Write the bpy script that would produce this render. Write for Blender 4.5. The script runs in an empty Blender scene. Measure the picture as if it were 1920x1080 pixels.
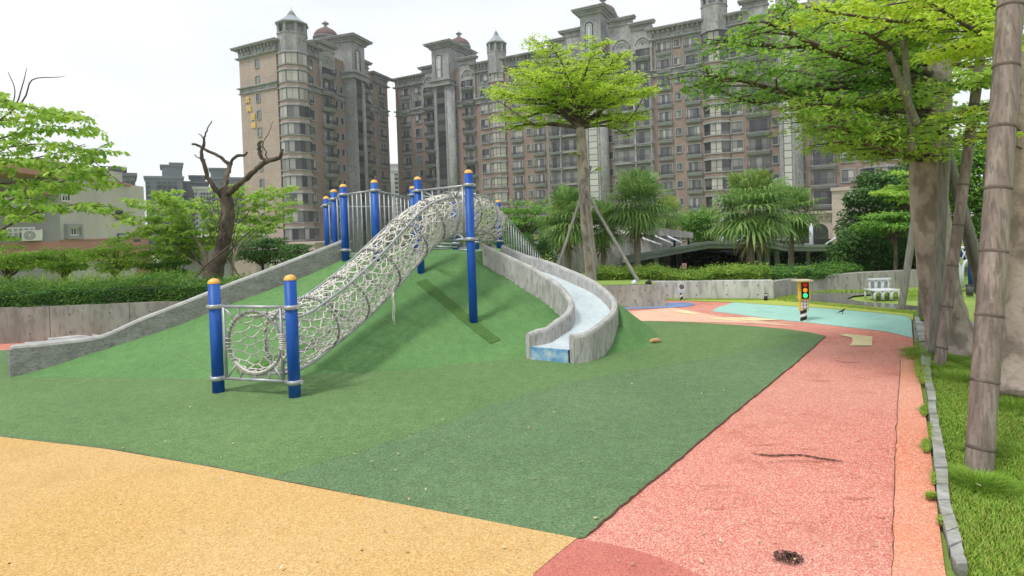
import bpy, bmesh, math, random
from mathutils import Vector, Matrix
R = math.radians
C = bpy.context.scene.collection
random.seed(7)
# ---------------- camera ----------------
F = 1060.0; PITCH = R(1.15); ROLL = R(1.9); EYE = Vector((0, 0, 1.6)); PPY = 447.0
cp, sp = math.cos(PITCH), math.sin(PITCH); cr, sr = math.cos(ROLL), math.sin(ROLL)
r0 = Vector((1, 0, 0)); u0 = Vector((0, sp, cp)); fw = Vector((0, cp, -sp))
rt = r0*cr - u0*sr; up = u0*cr + r0*sr
cam = bpy.data.cameras.new('camera'); co = bpy.data.objects.new('camera', cam); C.objects.link(co)
co.matrix_world = Matrix((( rt.x, up.x, -fw.x, EYE.x), (rt.y, up.y, -fw.y, EYE.y), (rt.z, up.z, -fw.z, EYE.z), (0, 0, 0, 1)))
cam.sensor_width = 36; cam.lens = F/1920*36; cam.shift_y = -(540-PPY)/1920; cam.clip_end = 2000; cam.clip_start = 0.05
bpy.context.scene.camera = co
# ---------------- world: overcast sky ----------------
SUN_EL = R(60); SUN_DIR = (-0.65, -0.55)   # towards the sun in plan: behind and to the left
SUN_AZ = math.atan2(SUN_DIR[0], SUN_DIR[1])
wd = bpy.data.worlds.new('World'); bpy.context.scene.world = wd; wd.use_nodes = True
nt = wd.node_tree; N = nt.nodes; L = nt.links; bg = N['Background']
sky = N.new('ShaderNodeTexSky'); sky.sky_type = 'NISHITA'; sky.sun_disc = False; sky.sun_elevation = SUN_EL; sky.sun_rotation = SUN_AZ
sc_ = N.new('ShaderNodeVectorMath'); sc_.operation = 'SCALE'; sc_.inputs[3].default_value = 0.12; L.new(sky.outputs[0], sc_.inputs[0])
tc = N.new('ShaderNodeTexCoord'); mp = N.new('ShaderNodeMapping'); mp.inputs['Scale'].default_value = (1.2, 1.2, 3.5); L.new(tc.outputs['Generated'], mp.inputs[0])
nz = N.new('ShaderNodeTexNoise'); nz.inputs['Scale'].default_value = 1.6; nz.inputs['Detail'].default_value = 6; L.new(mp.outputs[0], nz.inputs[0])
rp = N.new('ShaderNodeValToRGB'); rp.color_ramp.elements[0].position = 0.38; rp.color_ramp.elements[0].color = (0.74, 0.76, 0.785, 1)
rp.color_ramp.elements[1].position = 0.62; rp.color_ramp.elements[1].color = (0.87, 0.875, 0.88, 1); L.new(nz.outputs[0], rp.inputs[0])
mx = N.new('ShaderNodeMix'); mx.data_type = 'RGBA'; mx.inputs[0].default_value = 0.88
L.new(sc_.outputs[0], mx.inputs[6]); L.new(rp.outputs[0], mx.inputs[7]); L.new(mx.outputs[2], bg.inputs[0]); bg.inputs[1].default_value = 1.0
# ---------------- soft sun through cloud ----------------
sl = bpy.data.lights.new('sun', 'SUN'); so = bpy.data.objects.new('sun', sl); C.objects.link(so)
sl.energy = 1.9; sl.angle = R(11); sl.color = (1.0, 0.97, 0.92)
sv = Vector((SUN_DIR[0], SUN_DIR[1], 0)).normalized()*math.cos(SUN_EL) + Vector((0,0,math.sin(SUN_EL)))
so.rotation_euler = sv.to_track_quat("Z","Y").to_euler()
vs = bpy.context.scene.view_settings; vs.view_transform = 'Standard'; vs.look = 'None'; vs.gamma = 1; vs.exposure = 0.48
bpy.context.scene.cycles.max_bounces = 6

# ---------------- pixel helpers (photo pixels 1920x1080 -> metres) ----------------
def ray(px, py):
    return rt*((px-960)/F) + up*(-(py-PPY)/F) + fw
def W(px, py, D):
    d = ray(px, py); return EYE + d*(D/d.y)
def G(px, py, z=0.0):
    d = ray(px, py); return EYE + d*((z-EYE.z)/d.z)
def onplan(px, py, a, b):      # point seen at (px,py) on the vertical plane through plan line a-b
    d = ray(px, py); n = Vector((-(b[1]-a[1]), b[0]-a[0])); p = Vector((a[0], a[1]))
    t = n.dot(p)/(n.x*d.x+n.y*d.y); return EYE + d*t
def proj(p):
    v = Vector(p)-EYE; k = v.dot(fw); return (960+F*v.dot(rt)/k, PPY-F*v.dot(up)/k)

# ---------------- materials ----------------
def nodes(name, rough=0.8, spec=0.3):
    m = bpy.data.materials.new(name); m.use_nodes = True
    b = m.node_tree.nodes['Principled BSDF']; b.inputs['Roughness'].default_value = rough
    b.inputs['Specular IOR Level'].default_value = spec
    return m, m.node_tree.nodes, m.node_tree.links, b
def rgba(c): return (c[0], c[1], c[2], 1)
def pm(name, cols, scale=4.0, rough=0.8, bump=0.0, bscale=40.0, spec=0.3, detail=5, stretch=(1,1,1), fine=None, metal=0.0, trans=0.0, wob=0.0):
    """noise-mottled colour (2 or 3 colours) with optional fine speckle and bump"""
    m, N, L, b = nodes(name, rough, spec)
    t = N.new('ShaderNodeTexCoord'); mp = N.new('ShaderNodeMapping'); mp.inputs['Scale'].default_value = stretch; L.new(t.outputs['Object'], mp.inputs[0])
    n = N.new('ShaderNodeTexNoise'); n.inputs['Scale'].default_value = scale; n.inputs['Detail'].default_value = detail; n.inputs['Roughness'].default_value = 0.6; L.new(mp.outputs[0], n.inputs[0])
    r = N.new('ShaderNodeValToRGB'); e = r.color_ramp.elements
    e[0].position = 0.3; e[0].color = rgba(cols[0]); e[1].position = 0.7; e[1].color = rgba(cols[-1])
    if len(cols) > 2: x = e.new(0.5); x.color = rgba(cols[1])
    L.new(n.outputs[0], r.inputs[0]); out = r.outputs[0]
    if fine:
        fs, fc, amt = fine
        n2 = N.new('ShaderNodeTexNoise'); n2.inputs['Scale'].default_value = fs; n2.inputs['Detail'].default_value = 2; L.new(mp.outputs[0], n2.inputs[0])
        r2 = N.new('ShaderNodeValToRGB'); r2.color_ramp.elements[0].position = 0.5; r2.color_ramp.elements[1].position = 0.62
        r2.color_ramp.elements[0].color = (0,0,0,1); r2.color_ramp.elements[1].color = (amt,amt,amt,1); L.new(n2.outputs[0], r2.inputs[0])
        k = N.new('ShaderNodeMix'); k.data_type = 'RGBA'; L.new(r2.outputs[0], k.inputs[0]); L.new(out, k.inputs[6]); k.inputs[7].default_value = rgba(fc); out = k.outputs[2]
    L.new(out, b.inputs['Base Color']); b.inputs['Metallic'].default_value = metal
    if bump:
        n3 = N.new('ShaderNodeTexNoise'); n3.inputs['Scale'].default_value = bscale; n3.inputs['Detail'].default_value = 4; L.new(t.outputs['Object'], n3.inputs[0])
        bp = N.new('ShaderNodeBump'); bp.inputs['Strength'].default_value = bump; bp.inputs['Distance'].default_value = 0.02; L.new(n3.outputs[0], bp.inputs['Height']); L.new(bp.outputs[0], b.inputs['Normal'])
    return m
def leafmat(name, c1, c2, c3=None, trans=0.35, scale=1.5):
    """leaf: colour varies leaf to leaf and clump to clump, with translucency"""
    m, N, L, b = nodes(name, 0.55, 0.25)
    g = N.new('ShaderNodeNewGeometry'); t = N.new('ShaderNodeTexCoord')
    n = N.new('ShaderNodeTexNoise'); n.inputs['Scale'].default_value = scale; n.inputs['Detail'].default_value = 3; L.new(t.outputs['Object'], n.inputs[0])
    a = N.new('ShaderNodeMath'); a.operation = 'MULTIPLY_ADD'; a.inputs[1].default_value = 0.45; L.new(g.outputs['Random Per Island'], a.inputs[0])
    s = N.new('ShaderNodeMath'); s.operation = 'MULTIPLY'; s.inputs[1].default_value = 0.6; L.new(n.outputs[0], s.inputs[0]); L.new(s.outputs[0], a.inputs[2])
    r = N.new('ShaderNodeValToRGB'); e = r.color_ramp.elements; e[0].position = 0.25; e[0].color = rgba(c1); e[1].position = 0.8; e[1].color = rgba(c3 or c2)
    if c3: x = e.new(0.52); x.color = rgba(c2)
    L.new(a.outputs[0], r.inputs[0]); L.new(r.outputs[0], b.inputs['Base Color'])
    tr = N.new('ShaderNodeBsdfTranslucent'); L.new(r.outputs[0], tr.inputs[0])
    mxs = N.new('ShaderNodeMixShader'); mxs.inputs[0].default_value = trans; L.new(b.outputs[0], mxs.inputs[1]); L.new(tr.outputs[0], mxs.inputs[2])
    L.new(mxs.outputs[0], N['Material Output'].inputs[0])
    return m

# ---------------- mesh builder ----------------
class MB:
    def __init__(s): s.v = []; s.f = []; s.m = []; s.sm = []
    def add(s, vs, fs, mi=0, smooth=False):
        o = len(s.v); s.v.extend([tuple(v) for v in vs])
        for f in fs: s.f.append(tuple(i+o for i in f)); s.m.append(mi); s.sm.append(smooth)
        return s
    def box(s, c, d, mi=0, ax=None, bev=0.0):
        """box at centre c, size d; ax = (ux,uy) plan x axis"""
        ux = Vector((ax[0], ax[1], 0)).normalized() if ax else Vector((1,0,0)); uy = Vector((-ux.y, ux.x, 0)); uz = Vector((0,0,1))
        c = Vector(c); hx, hy, hz = d[0]/2, d[1]/2, d[2]/2
        vs = [c+ux*(a*hx)+uy*(b*hy)+uz*(k*hz) for a in (-1,1) for b in (-1,1) for k in (-1,1)]
        return s.add(vs, [(0,1,3,2),(4,6,7,5),(0,4,5,1),(2,3,7,6),(0,2,6,4),(1,5,7,3)], mi)
    def bb(s, x0, x1, y0, y1, z0, z1, mi=0): return s.box(((x0+x1)/2,(y0+y1)/2,(z0+z1)/2),(x1-x0,y1-y0,z1-z0),mi)
    def tube(s, pts, rad, n=8, mi=0, caps=True, smooth=True, closed=False):
        pts = [Vector(p) for p in pts]; k = len(pts); rs = rad if isinstance(rad, (list, tuple)) else [rad]*k
        vs = []; prev = None
        for i, p in enumerate(pts):
            if closed: t = pts[(i+1)%k]-pts[i-1]
            else: t = pts[min(i+1,k-1)]-pts[max(i-1,0)]
            if t.length < 1e-9: t = Vector((0,0,1))
            t.normalize()
            if prev is None:
                a = Vector((0,0,1)) if abs(t.z) < 0.9 else Vector((1,0,0)); x = t.cross(a).normalized()
            else:
                x = prev - t*prev.dot(t)
                x = x.normalized() if x.length > 1e-6 else t.orthogonal().normalized()
            prev = x; y = t.cross(x)
            for j in range(n):
                a = 2*math.pi*j/n; vs.append(p + (x*math.cos(a)+y*math.sin(a))*rs[i])
        fs = []
        for i in range(k if closed else k-1):
            q = (i+1)%k
            for j in range(n): fs.append((i*n+j, i*n+(j+1)%n, q*n+(j+1)%n, q*n+j))
        if caps and not closed: fs.append(tuple(range(n))[::-1]); fs.append(tuple((k-1)*n+j for j in range(n)))
        return s.add(vs, fs, mi, smooth)
    def cyl(s, a, b, r, n=12, mi=0, r2=None): return s.tube([a,b],[r,r if r2 is None else r2],n,mi)
    def lathe(s, c, prof, n=16, mi=0, smooth=True, ang=0.0):
        """prof = [(r,z)] about vertical axis through c"""
        c = Vector(c); vs = []; fs = []
        for r, z in prof:
            for j in range(n): a = ang+2*math.pi*j/n; vs.append(c+Vector((r*math.cos(a), r*math.sin(a), z)))
        for i in range(len(prof)-1):
            for j in range(n): fs.append((i*n+j, i*n+(j+1)%n, (i+1)*n+(j+1)%n, (i+1)*n+j))
        fs.append(tuple(range(n))[::-1]); fs.append(tuple((len(prof)-1)*n+j for j in range(n)))
        return s.add(vs, fs, mi, smooth)
    def poly(s, pts, z0, z1=None, mi=0):
        """flat polygon, or prism between z0 and z1"""
        n = len(pts)
        if z1 is None: return s.add([(p[0],p[1],z0) for p in pts], [tuple(range(n))], mi)
        vs = [(p[0],p[1],z0) for p in pts]+[(p[0],p[1],z1) for p in pts]
        return s.add(vs, [tuple(range(n))[::-1], tuple(range(n,2*n))]+[(i,(i+1)%n,n+(i+1)%n,n+i) for i in range(n)], mi)
    def mesh(s, name, mats):
        me = bpy.data.meshes.new(name); me.from_pydata(s.v, [], s.f); me.update()
        for m in (mats if isinstance(mats, (list, tuple)) else [mats]): me.materials.append(m)
        me.polygons.foreach_set('material_index', s.m); me.polygons.foreach_set('use_smooth', s.sm)
        return me
    def build(s, name, mats, parent=None, fix=False):
        me = s.mesh(name, mats)
        if fix:
            b = bmesh.new(); b.from_mesh(me); bmesh.ops.recalc_face_normals(b, faces=b.faces); b.to_mesh(me); b.free()
        return link(name, me, parent)
def link(name, me, parent=None):
    o = bpy.data.objects.new(name, me); C.objects.link(o)
    if parent: o.parent = parent; o.matrix_parent_inverse = parent.matrix_world.inverted() if False else Matrix()
    return o
def tag(o, label=None, cat=None, group=None, kind=None):
    if label: o['label'] = label
    if cat: o['category'] = cat
    if group: o['group'] = group
    if kind: o['kind'] = kind
    return o
def thing(name, label, cat, group=None, loc=None):
    o = bpy.data.objects.new(name, None); C.objects.link(o); o.empty_display_size = 0.1
    if loc: o.location = loc
    return tag(o, label, cat, group)
def copy_tree(o, parent=None):
    c = o.copy(); C.objects.link(c); c.parent = parent
    for ch in o.children: copy_tree(ch, c)
    return c
def struct(o): o['kind'] = 'structure'; return o
def cat_rom(P, n=8):
    P = [Vector(p) for p in P]; out = []
    Q = [P[0]*2-P[1]] + P + [P[-1]*2-P[-2]]
    for i in range(1, len(Q)-2):
        a, b, c, d = Q[i-1:i+3]
        for k in range(n):
            t = k/n; out.append(0.5*((2*b)+(c-a)*t+(2*a-5*b+4*c-d)*t*t+(3*b-3*c+d-a)*t**3))
    out.append(P[-1]); return out
def U(a, b): return random.uniform(a, b)
# ======================= GROUND =======================
M = {}
def rubber(name, cols, speck, amt=0.55, cracks=None, stain=None):
    stain = stain or [c*.62 for c in cols[0]]
    m, N, L, b = nodes(name, 0.85, 0.25)
    t = N.new('ShaderNodeTexCoord')
    n = N.new('ShaderNodeTexNoise'); n.inputs['Scale'].default_value = 0.9; n.inputs['Detail'].default_value = 6; L.new(t.outputs['Object'], n.inputs[0])
    r = N.new('ShaderNodeValToRGB'); e = r.color_ramp.elements; e[0].position = 0.3; e[0].color = rgba(cols[0]); e[1].position = 0.7; e[1].color = rgba(cols[1]); L.new(n.outputs[0], r.inputs[0])
    v = N.new('ShaderNodeTexVoronoi'); v.inputs['Scale'].default_value = 165; L.new(t.outputs['Object'], v.inputs[0])
    sep = N.new('ShaderNodeSeparateColor'); L.new(v.outputs['Color'], sep.inputs[0])
    r2 = N.new('ShaderNodeValToRGB'); q = r2.color_ramp.elements; q[0].position = 0.45; q[0].color = (0,0,0,1); q[1].position = 0.75; q[1].color = (amt,amt,amt,1); L.new(sep.outputs[0], r2.inputs[0])
    k = N.new('ShaderNodeMix'); k.data_type = 'RGBA'; L.new(r2.outputs[0], k.inputs[0]); L.new(r.outputs[0], k.inputs[6]); k.inputs[7].default_value = rgba(speck)
    # darker granules
    r3 = N.new('ShaderNodeValToRGB'); q = r3.color_ramp.elements; q[0].position = 0.0; q[0].color = (0.62,0.58,0.58,1); q[1].position = 0.3; q[1].color = (1,1,1,1); L.new(sep.outputs[1], r3.inputs[0])
    mu = N.new('ShaderNodeMix'); mu.data_type = 'RGBA'; mu.blend_type = 'MULTIPLY'; mu.inputs[0].default_value = 1; L.new(k.outputs[2], mu.inputs[6]); L.new(r3.outputs[0], mu.inputs[7])
    out = mu.outputs[2]
    ns = N.new('ShaderNodeTexNoise'); ns.inputs['Scale'].default_value = 1.7; ns.inputs['Detail'].default_value = 10; ns.inputs['Roughness'].default_value = .75; L.new(t.outputs['Object'], ns.inputs[0])
    rs = N.new('ShaderNodeValToRGB'); rs.color_ramp.elements[0].position = .52; rs.color_ramp.elements[0].color = (0,0,0,1); rs.color_ramp.elements[1].position = .74; rs.color_ramp.elements[1].color = (.75,.75,.75,1); L.new(ns.outputs[0], rs.inputs[0])
    ks = N.new('ShaderNodeMix'); ks.data_type = 'RGBA'; L.new(rs.outputs[0], ks.inputs[0]); L.new(out, ks.inputs[6]); ks.inputs[7].default_value = rgba(stain); out = ks.outputs[2]
    nf = N.new('ShaderNodeTexNoise'); nf.inputs['Scale'].default_value = .45; nf.inputs['Detail'].default_value = 4; L.new(t.outputs['Object'], nf.inputs[0])
    rf = N.new('ShaderNodeValToRGB'); rf.color_ramp.elements[0].position = .35; rf.color_ramp.elements[0].color = (0,0,0,1); rf.color_ramp.elements[1].position = .75; rf.color_ramp.elements[1].color = (.13,.13,.13,1); L.new(nf.outputs[0], rf.inputs[0])
    kf = N.new('ShaderNodeMix'); kf.data_type = 'RGBA'; L.new(rf.outputs[0], kf.inputs[0]); L.new(out, kf.inputs[6]); kf.inputs[7].default_value = rgba([min(1,c*.35+.42) for c in speck]); out = kf.outputs[2]
    if cracks:   # dirt worn in along wandering lines, in patches
        mp = N.new('ShaderNodeMapping'); mp.inputs['Scale'].default_value = (0.9, 1.8, 1); L.new(t.outputs['Object'], mp.inputs[0])
        nn = N.new('ShaderNodeTexNoise'); nn.inputs['Scale'].default_value = 1.3; nn.inputs['Detail'].default_value = 9; nn.inputs['Roughness'].default_value = 0.72; L.new(mp.outputs[0], nn.inputs[0])
        rr = N.new('ShaderNodeValToRGB'); ee = rr.color_ramp.elements; ee[0].position = 0.492; ee[0].color = (0,0,0,1); ee[1].position = 0.5; ee[1].color = (1,1,1,1); x = ee.new(0.508); x.color = (0,0,0,1); L.new(nn.outputs[0], rr.inputs[0])
        n4 = N.new('ShaderNodeTexNoise'); n4.inputs['Scale'].default_value = 0.8; n4.inputs['Detail'].default_value = 3; L.new(t.outputs['Object'], n4.inputs[0])
        r4 = N.new('ShaderNodeValToRGB'); r4.color_ramp.elements[0].position = 0.5; r4.color_ramp.elements[1].position = 0.66; L.new(n4.outputs[0], r4.inputs[0])
        mm = N.new('ShaderNodeMath'); mm.operation = 'MULTIPLY'; L.new(rr.outputs[0], mm.inputs[0]); L.new(r4.outputs[0], mm.inputs[1]); m5 = N.new('ShaderNodeMath'); m5.operation = 'MULTIPLY'; m5.inputs[1].default_value = .45; L.new(mm.outputs[0], m5.inputs[0]); mm = m5
        kk = N.new('ShaderNodeMix'); kk.data_type = 'RGBA'; L.new(mm.outputs[0], kk.inputs[0]); L.new(out, kk.inputs[6]); kk.inputs[7].default_value = rgba(cracks); out = kk.outputs[2]
    L.new(out, b.inputs['Base Color'])
    bp = N.new('ShaderNodeBump'); bp.inputs['Strength'].default_value = 0.35; bp.inputs['Distance'].default_value = 0.004; L.new(v.outputs['Distance'], bp.inputs['Height']); L.new(bp.outputs[0], b.inputs['Normal'])
    return m
def turfmat(name, cols, ang=0.3):
    m, N, L, b = nodes(name, 0.8, 0.2)
    t = N.new('ShaderNodeTexCoord')
    n = N.new('ShaderNodeTexNoise'); n.inputs['Scale'].default_value = 0.55; n.inputs['Detail'].default_value = 7; n.inputs['Roughness'].default_value = 0.6; L.new(t.outputs['Object'], n.inputs[0])
    r = N.new('ShaderNodeValToRGB'); e = r.color_ramp.elements; e[0].position = 0.32; e[0].color = rgba(cols[0]); e[1].position = 0.68; e[1].color = rgba(cols[1]); L.new(n.outputs[0], r.inputs[0])
    mp = N.new('ShaderNodeMapping'); mp.inputs['Scale'].default_value = (80, 210, 90); mp.inputs['Rotation'].default_value = (0,0,ang); L.new(t.outputs['Object'], mp.inputs[0])
    f = N.new('ShaderNodeTexNoise'); f.inputs['Scale'].default_value = 1.0; f.inputs['Detail'].default_value = 3; L.new(mp.outputs[0], f.inputs[0])
    r2 = N.new('ShaderNodeValToRGB'); q = r2.color_ramp.elements; q[0].position = 0.3; q[0].color = (0.45,0.5,0.45,1); q[1].position = 0.7; q[1].color = (1.5,1.45,1.4,1); L.new(f.outputs[0], r2.inputs[0])
    f3 = N.new('ShaderNodeTexNoise'); f3.inputs['Scale'].default_value = 9; f3.inputs['Detail'].default_value = 4; L.new(t.outputs['Object'], f3.inputs[0])
    r3 = N.new('ShaderNodeValToRGB'); q = r3.color_ramp.elements; q[0].position = 0.3; q[0].color = (0.9,0.9,0.9,1); q[1].position = 0.7; q[1].color = (1.08,1.08,1.08,1); L.new(f3.outputs[0], r3.inputs[0])
    mu = N.new('ShaderNodeMix'); mu.data_type = 'RGBA'; mu.blend_type = 'MULTIPLY'; mu.inputs[0].default_value = 1; L.new(r.outputs[0], mu.inputs[6]); L.new(r2.outputs[0], mu.inputs[7])
    mu2 = N.new('ShaderNodeMix'); mu2.data_type = 'RGBA'; mu2.blend_type = 'MULTIPLY'; mu2.inputs[0].default_value = 1; L.new(mu.outputs[2], mu2.inputs[6]); L.new(r3.outputs[0], mu2.inputs[7])
    L.new(mu2.outputs[2], b.inputs['Base Color'])
    bp = N.new('ShaderNodeBump'); bp.inputs['Strength'].default_value = 0.8; bp.inputs['Distance'].default_value = 0.012; L.new(f.outputs[0], bp.inputs['Height']); L.new(bp.outputs[0], b.inputs['Normal'])
    return m
M['grass'] = pm('grass', [(0.13,0.23,0.035),(0.20,0.31,0.05),(0.30,0.38,0.09)], scale=0.8, bump=0.6, bscale=60, fine=(35,(0.30,0.36,0.12),0.5))
M['drygrass'] = pm('dry grass', [(0.34,0.42,0.07),(0.46,0.48,0.10)], scale=1.2, bump=0.6, bscale=50, fine=(40,(0.2,0.36,0.05),0.6))
M['turf'] = turfmat('artificial turf', [(0.120,0.205,0.100),(0.155,0.250,0.125)])
M['turf_b'] = turfmat('greener turf', [(0.122,0.218,0.084),(0.160,0.266,0.108)])
M['turf_mound'] = turfmat('mound turf', [(0.105,0.230,0.080),(0.145,0.295,0.108)], 1.0)
M['turf_lime'] = turfmat('lime turf', [(0.14,0.25,0.03),(0.20,0.33,0.05)], 0.6)
M['turf_olive'] = turfmat('olive turf', [(0.07,0.155,0.04),(0.095,0.20,0.05)], 0.6)
M['yellow'] = rubber('ochre rubber', [(0.51,0.30,0.085),(0.56,0.345,0.11)], (0.72,0.53,0.27), .6, stain=(.42,.27,.09))
M['pink'] = rubber('salmon rubber', [(0.54,0.14,0.115),(0.58,0.175,0.14)], (0.77,0.48,0.35), 0.7, cracks=(0.22,0.06,0.035), stain=(.36,.10,.05))
M['pinkedge'] = rubber('orange salmon rubber', [(0.62,0.19,0.11),(0.67,0.26,0.17)], (0.80,0.50,0.36), 0.6, stain=(.62,.24,.10))
M['dkpink'] = rubber('rose rubber', [(0.46,0.11,0.095),(0.51,0.135,0.115)], (0.60,0.24,0.15), 0.55)
M['peach'] = rubber('peach rubber', [(0.72,0.40,0.28),(0.76,0.47,0.34)], (0.8,0.55,0.4))
M['teal'] = rubber('mint rubber', [(0.24,0.50,0.42),(0.29,0.56,0.48)], (0.50,0.70,0.62))
M['blue_r'] = rubber('blue rubber', [(0.14,0.22,0.42),(0.18,0.27,0.48)], (0.3,0.4,0.6))
M['cream_r'] = rubber('cream marking', [(0.74,0.64,0.33),(0.78,0.68,0.38)], (0.82,0.74,0.48))
M['pave'] = pm('grey paving', [(0.20,0.21,0.21),(0.31,0.31,0.30)], scale=2, rough=0.4, bump=0.2)
M['wet'] = pm('wet asphalt', [(0.09,0.09,0.085),(0.16,0.155,0.145)], scale=2.2, rough=0.16, bump=0.05, bscale=20, spec=0.5)
M['soil'] = pm('bare soil', [(0.10,0.07,0.045),(0.16,0.12,0.08)], scale=5, bump=0.5)

def sheet(name, pts, z, mat, sub=0):
    return struct(MB().poly(pts, z).build(name, M[mat]))
def gp(*pp): return [G(x, y).to_2d() for x, y in pp]
# one ground sheet: park level near, falling away behind the planting to street level
xs = [-700,-200,-60,-30,-16,-12,-8,-4,0,4,8,12,16,22,30,60,200,700]; ys = [-40,-10,0,6,12,16,19,22,26,34,60,150,400,900]
g = MB(); vv = []
for y in ys:
    for x in xs: vv.append((x, y, -0.03 if y <= 19 else -3.6 if y >= 26 else -1.9))
nx = len(xs); g.add(vv, [(j*nx+i, j*nx+i+1, (j+1)*nx+i+1, (j+1)*nx+i) for j in range(len(ys)-1) for i in range(nx-1)])
struct(g.build('ground', M['grass']))
# salmon rubber field under everything
sheet('rubber_path', [(-20,-2),(2.6,-2)] + gp((1772,1080),(1757,960),(1742,830),(1725,720),(1714,665),(1712,634),(1708,602),(1640,586),(1530,577),(1375,567),(1255,563)) + [(-0.5,11.2),(-20,11.2)], 0.0, 'pink')
sheet('rubber_path_edge', [(1.95,-2),(2.62,-2)] + gp((1773,1080),(1758,960),(1743,830),(1726,720),(1715,668),(1690,668),(1683,760),(1678,880),(1672,1080)), 0.004, 'pinkedge')
sheet('mint_rubber_area', gp((1335,584),(1344,577),(1362,572),(1376,567),(1450,571),(1530,577),(1640,585),(1700,592),(1709,601),(1711,634),(1660,622),(1600,615),(1530,607),(1460,600),(1400,592)), 0.004, 'teal')
sheet('peach_rubber_area', gp((1185,584),(1262,577),(1300,584),(1350,594),(1440,604),(1500,612),(1400,606),(1215,602),(1190,604),(1140,604),(1100,590)), 0.004, 'peach')
sheet('blue_rubber_area', gp((1170,581),(1175,574),(1250,568),(1280,567.5),(1300,569),(1304,572),(1290,575.5),(1262,577)), 0.008, 'blue_r')
sheet('road_marking', gp((1264,586),(1270,583.5),(1285,583),(1312,589.5),(1308,590.5)), 0.008, 'cream_r')
for a in ((1322,597,1392,602.5),(1350,596,1425,602),(1385,596,1450,601),(1410,606.5,1480,605.5)):
    sheet('road_marking', gp((a[0],a[1]),(a[0]+22,a[1]-.6),(a[2]+14,a[3]-.7),(a[2]-10,a[3]+.3)), 0.008, 'cream_r')
sheet('turning_arrow_marking', gp((1573,629),(1588,627),(1636,632),(1635,649),(1593,649),(1599,640),(1597,634)), 0.008, 'cream_r')
sheet('turf_field', [(-20,-1)] + [(-9.5, 3.05)] + gp((0,820),(200,843),(400,878),(540,906),(700,937),(870,970),(1082,1012),(1098,1009),(1150,965),(1200,922),(1250,883),(1302,839),(1355,794),(1400,757),(1445,720),(1490,683),(1520,657),(1549,631),(1520,624),(1470,617),(1400,611),(1300,605),(1195,602),(1120,601)) + [(-2,11),(-8.5,8.1)] + gp((0,657)) + [(-16,7.7)], 0.006, 'turf')
sheet('turf_roll', [(-9.5,3.15)] + gp((0,816),(200,839),(400,874),(520,893),(640,858),(760,820),(850,788),(950,752),(1050,722),(1150,703),(1260,684),(1400,660),(1540,633),(1520,624.5),(1470,617.5),(1400,611.5),(1300,605.5),(1195,602.5),(1120,640),(985,660),(600,690),(200,700),(17,680)) + [(-9.5,7.0)], 0.0068, 'turf_b')
sheet('yellow_rubber_area', [(-20,-2),(-.5,-2)] + gp((1000,1080),(1040,1046),(1082,1012.5),(870,971),(700,938),(540,907),(400,879),(200,844),(0,821)) + [(-9.5,3.0),(-20,1)], 0.010, 'yellow')
sheet('rose_rubber_area', gp((1000,1080),(1040,1046),(1082,1013),(1130,1020),(1200,1036),(1260,1056),(1330,1092)) + [(.45,.7),(-.35,.6)], 0.008, 'dkpink')
sheet('dry_grass_strip', gp((1240,562),(1300,559.5),(1440,560),(1480,563),(1560,569),(1640,577),(1712,587),(1712,603),(1700,593),(1640,586.5),(1530,577.5),(1376,567.5),(1255,563.5)), 0.008, 'drygrass')
sheet('wet_path', gp((1470,566),(1490,562),(1500,555),(1540,550),(1600,547),(1665,548),(1655,550),(1600,555),(1588,560),(1610,565),(1650,568),(1720,574),(1730,584),(1700,584),(1640,578),(1560,570)), 0.004, 'wet')
sheet('paved_walk', gp((1712,602),(1722,602),(1745,605),(1900,604),(1990,604),(1990,640),(1900,648),(1762,660),(1718,690)), 0.004, 'pave')
# trodden crack and burn mark in the salmon path
cr1 = MB()
def crack(pts, w):
    P = [G(x, y).to_2d() for x, y in pts]
    Q = []
    for a, b in zip(P, P[1:]):
        for k in range(6): t = k/6; Q.append(a.lerp(b, t)+Vector((U(-.006,.006),U(-.006,.006))))
    Q.append(P[-1]); n = len(Q)
    for i in range(n-1):
        t = (Q[i+1]-Q[i]).normalized(); nn = Vector((-t.y, t.x))
        wa = w*.6*(0.3+abs(math.sin(i*1.7)))*min(1, i/3+.2)*min(1,(n-i)/4)
        wb = w*.6*(0.3+abs(math.sin(i*1.7+1.7)))*min(1, (i+1)/3+.2)*min(1,(n-i-1)/4)
        a, b = Q[i], Q[i+1]
        cr1.add([(*(a-nn*wa),.009),(*(a+nn*wa),.009),(*(b+nn*wb),.009),(*(b-nn*wb),.009)], [(0,1,2,3)])
crack([(1408,852),(1450,856),(1500,854),(1545,862),(1582,867)], .016)
crack([(1430,868),(1500,866),(1612,870)], .004)
crack([(1560,676),(1590,681),(1618,679)], .010); crack([(1570,660),(1605,664)], .006); crack([(1500,712),(1540,716),(1560,714)], .006)
crack([(1690,668),(1683,760),(1680,830),(1678,880),(1675,980),(1672,1085)], .0035)
M['crack'] = pm('crack dirt', [(0.06,0.03,0.02),(0.14,0.06,0.04)], scale=30)
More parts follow.
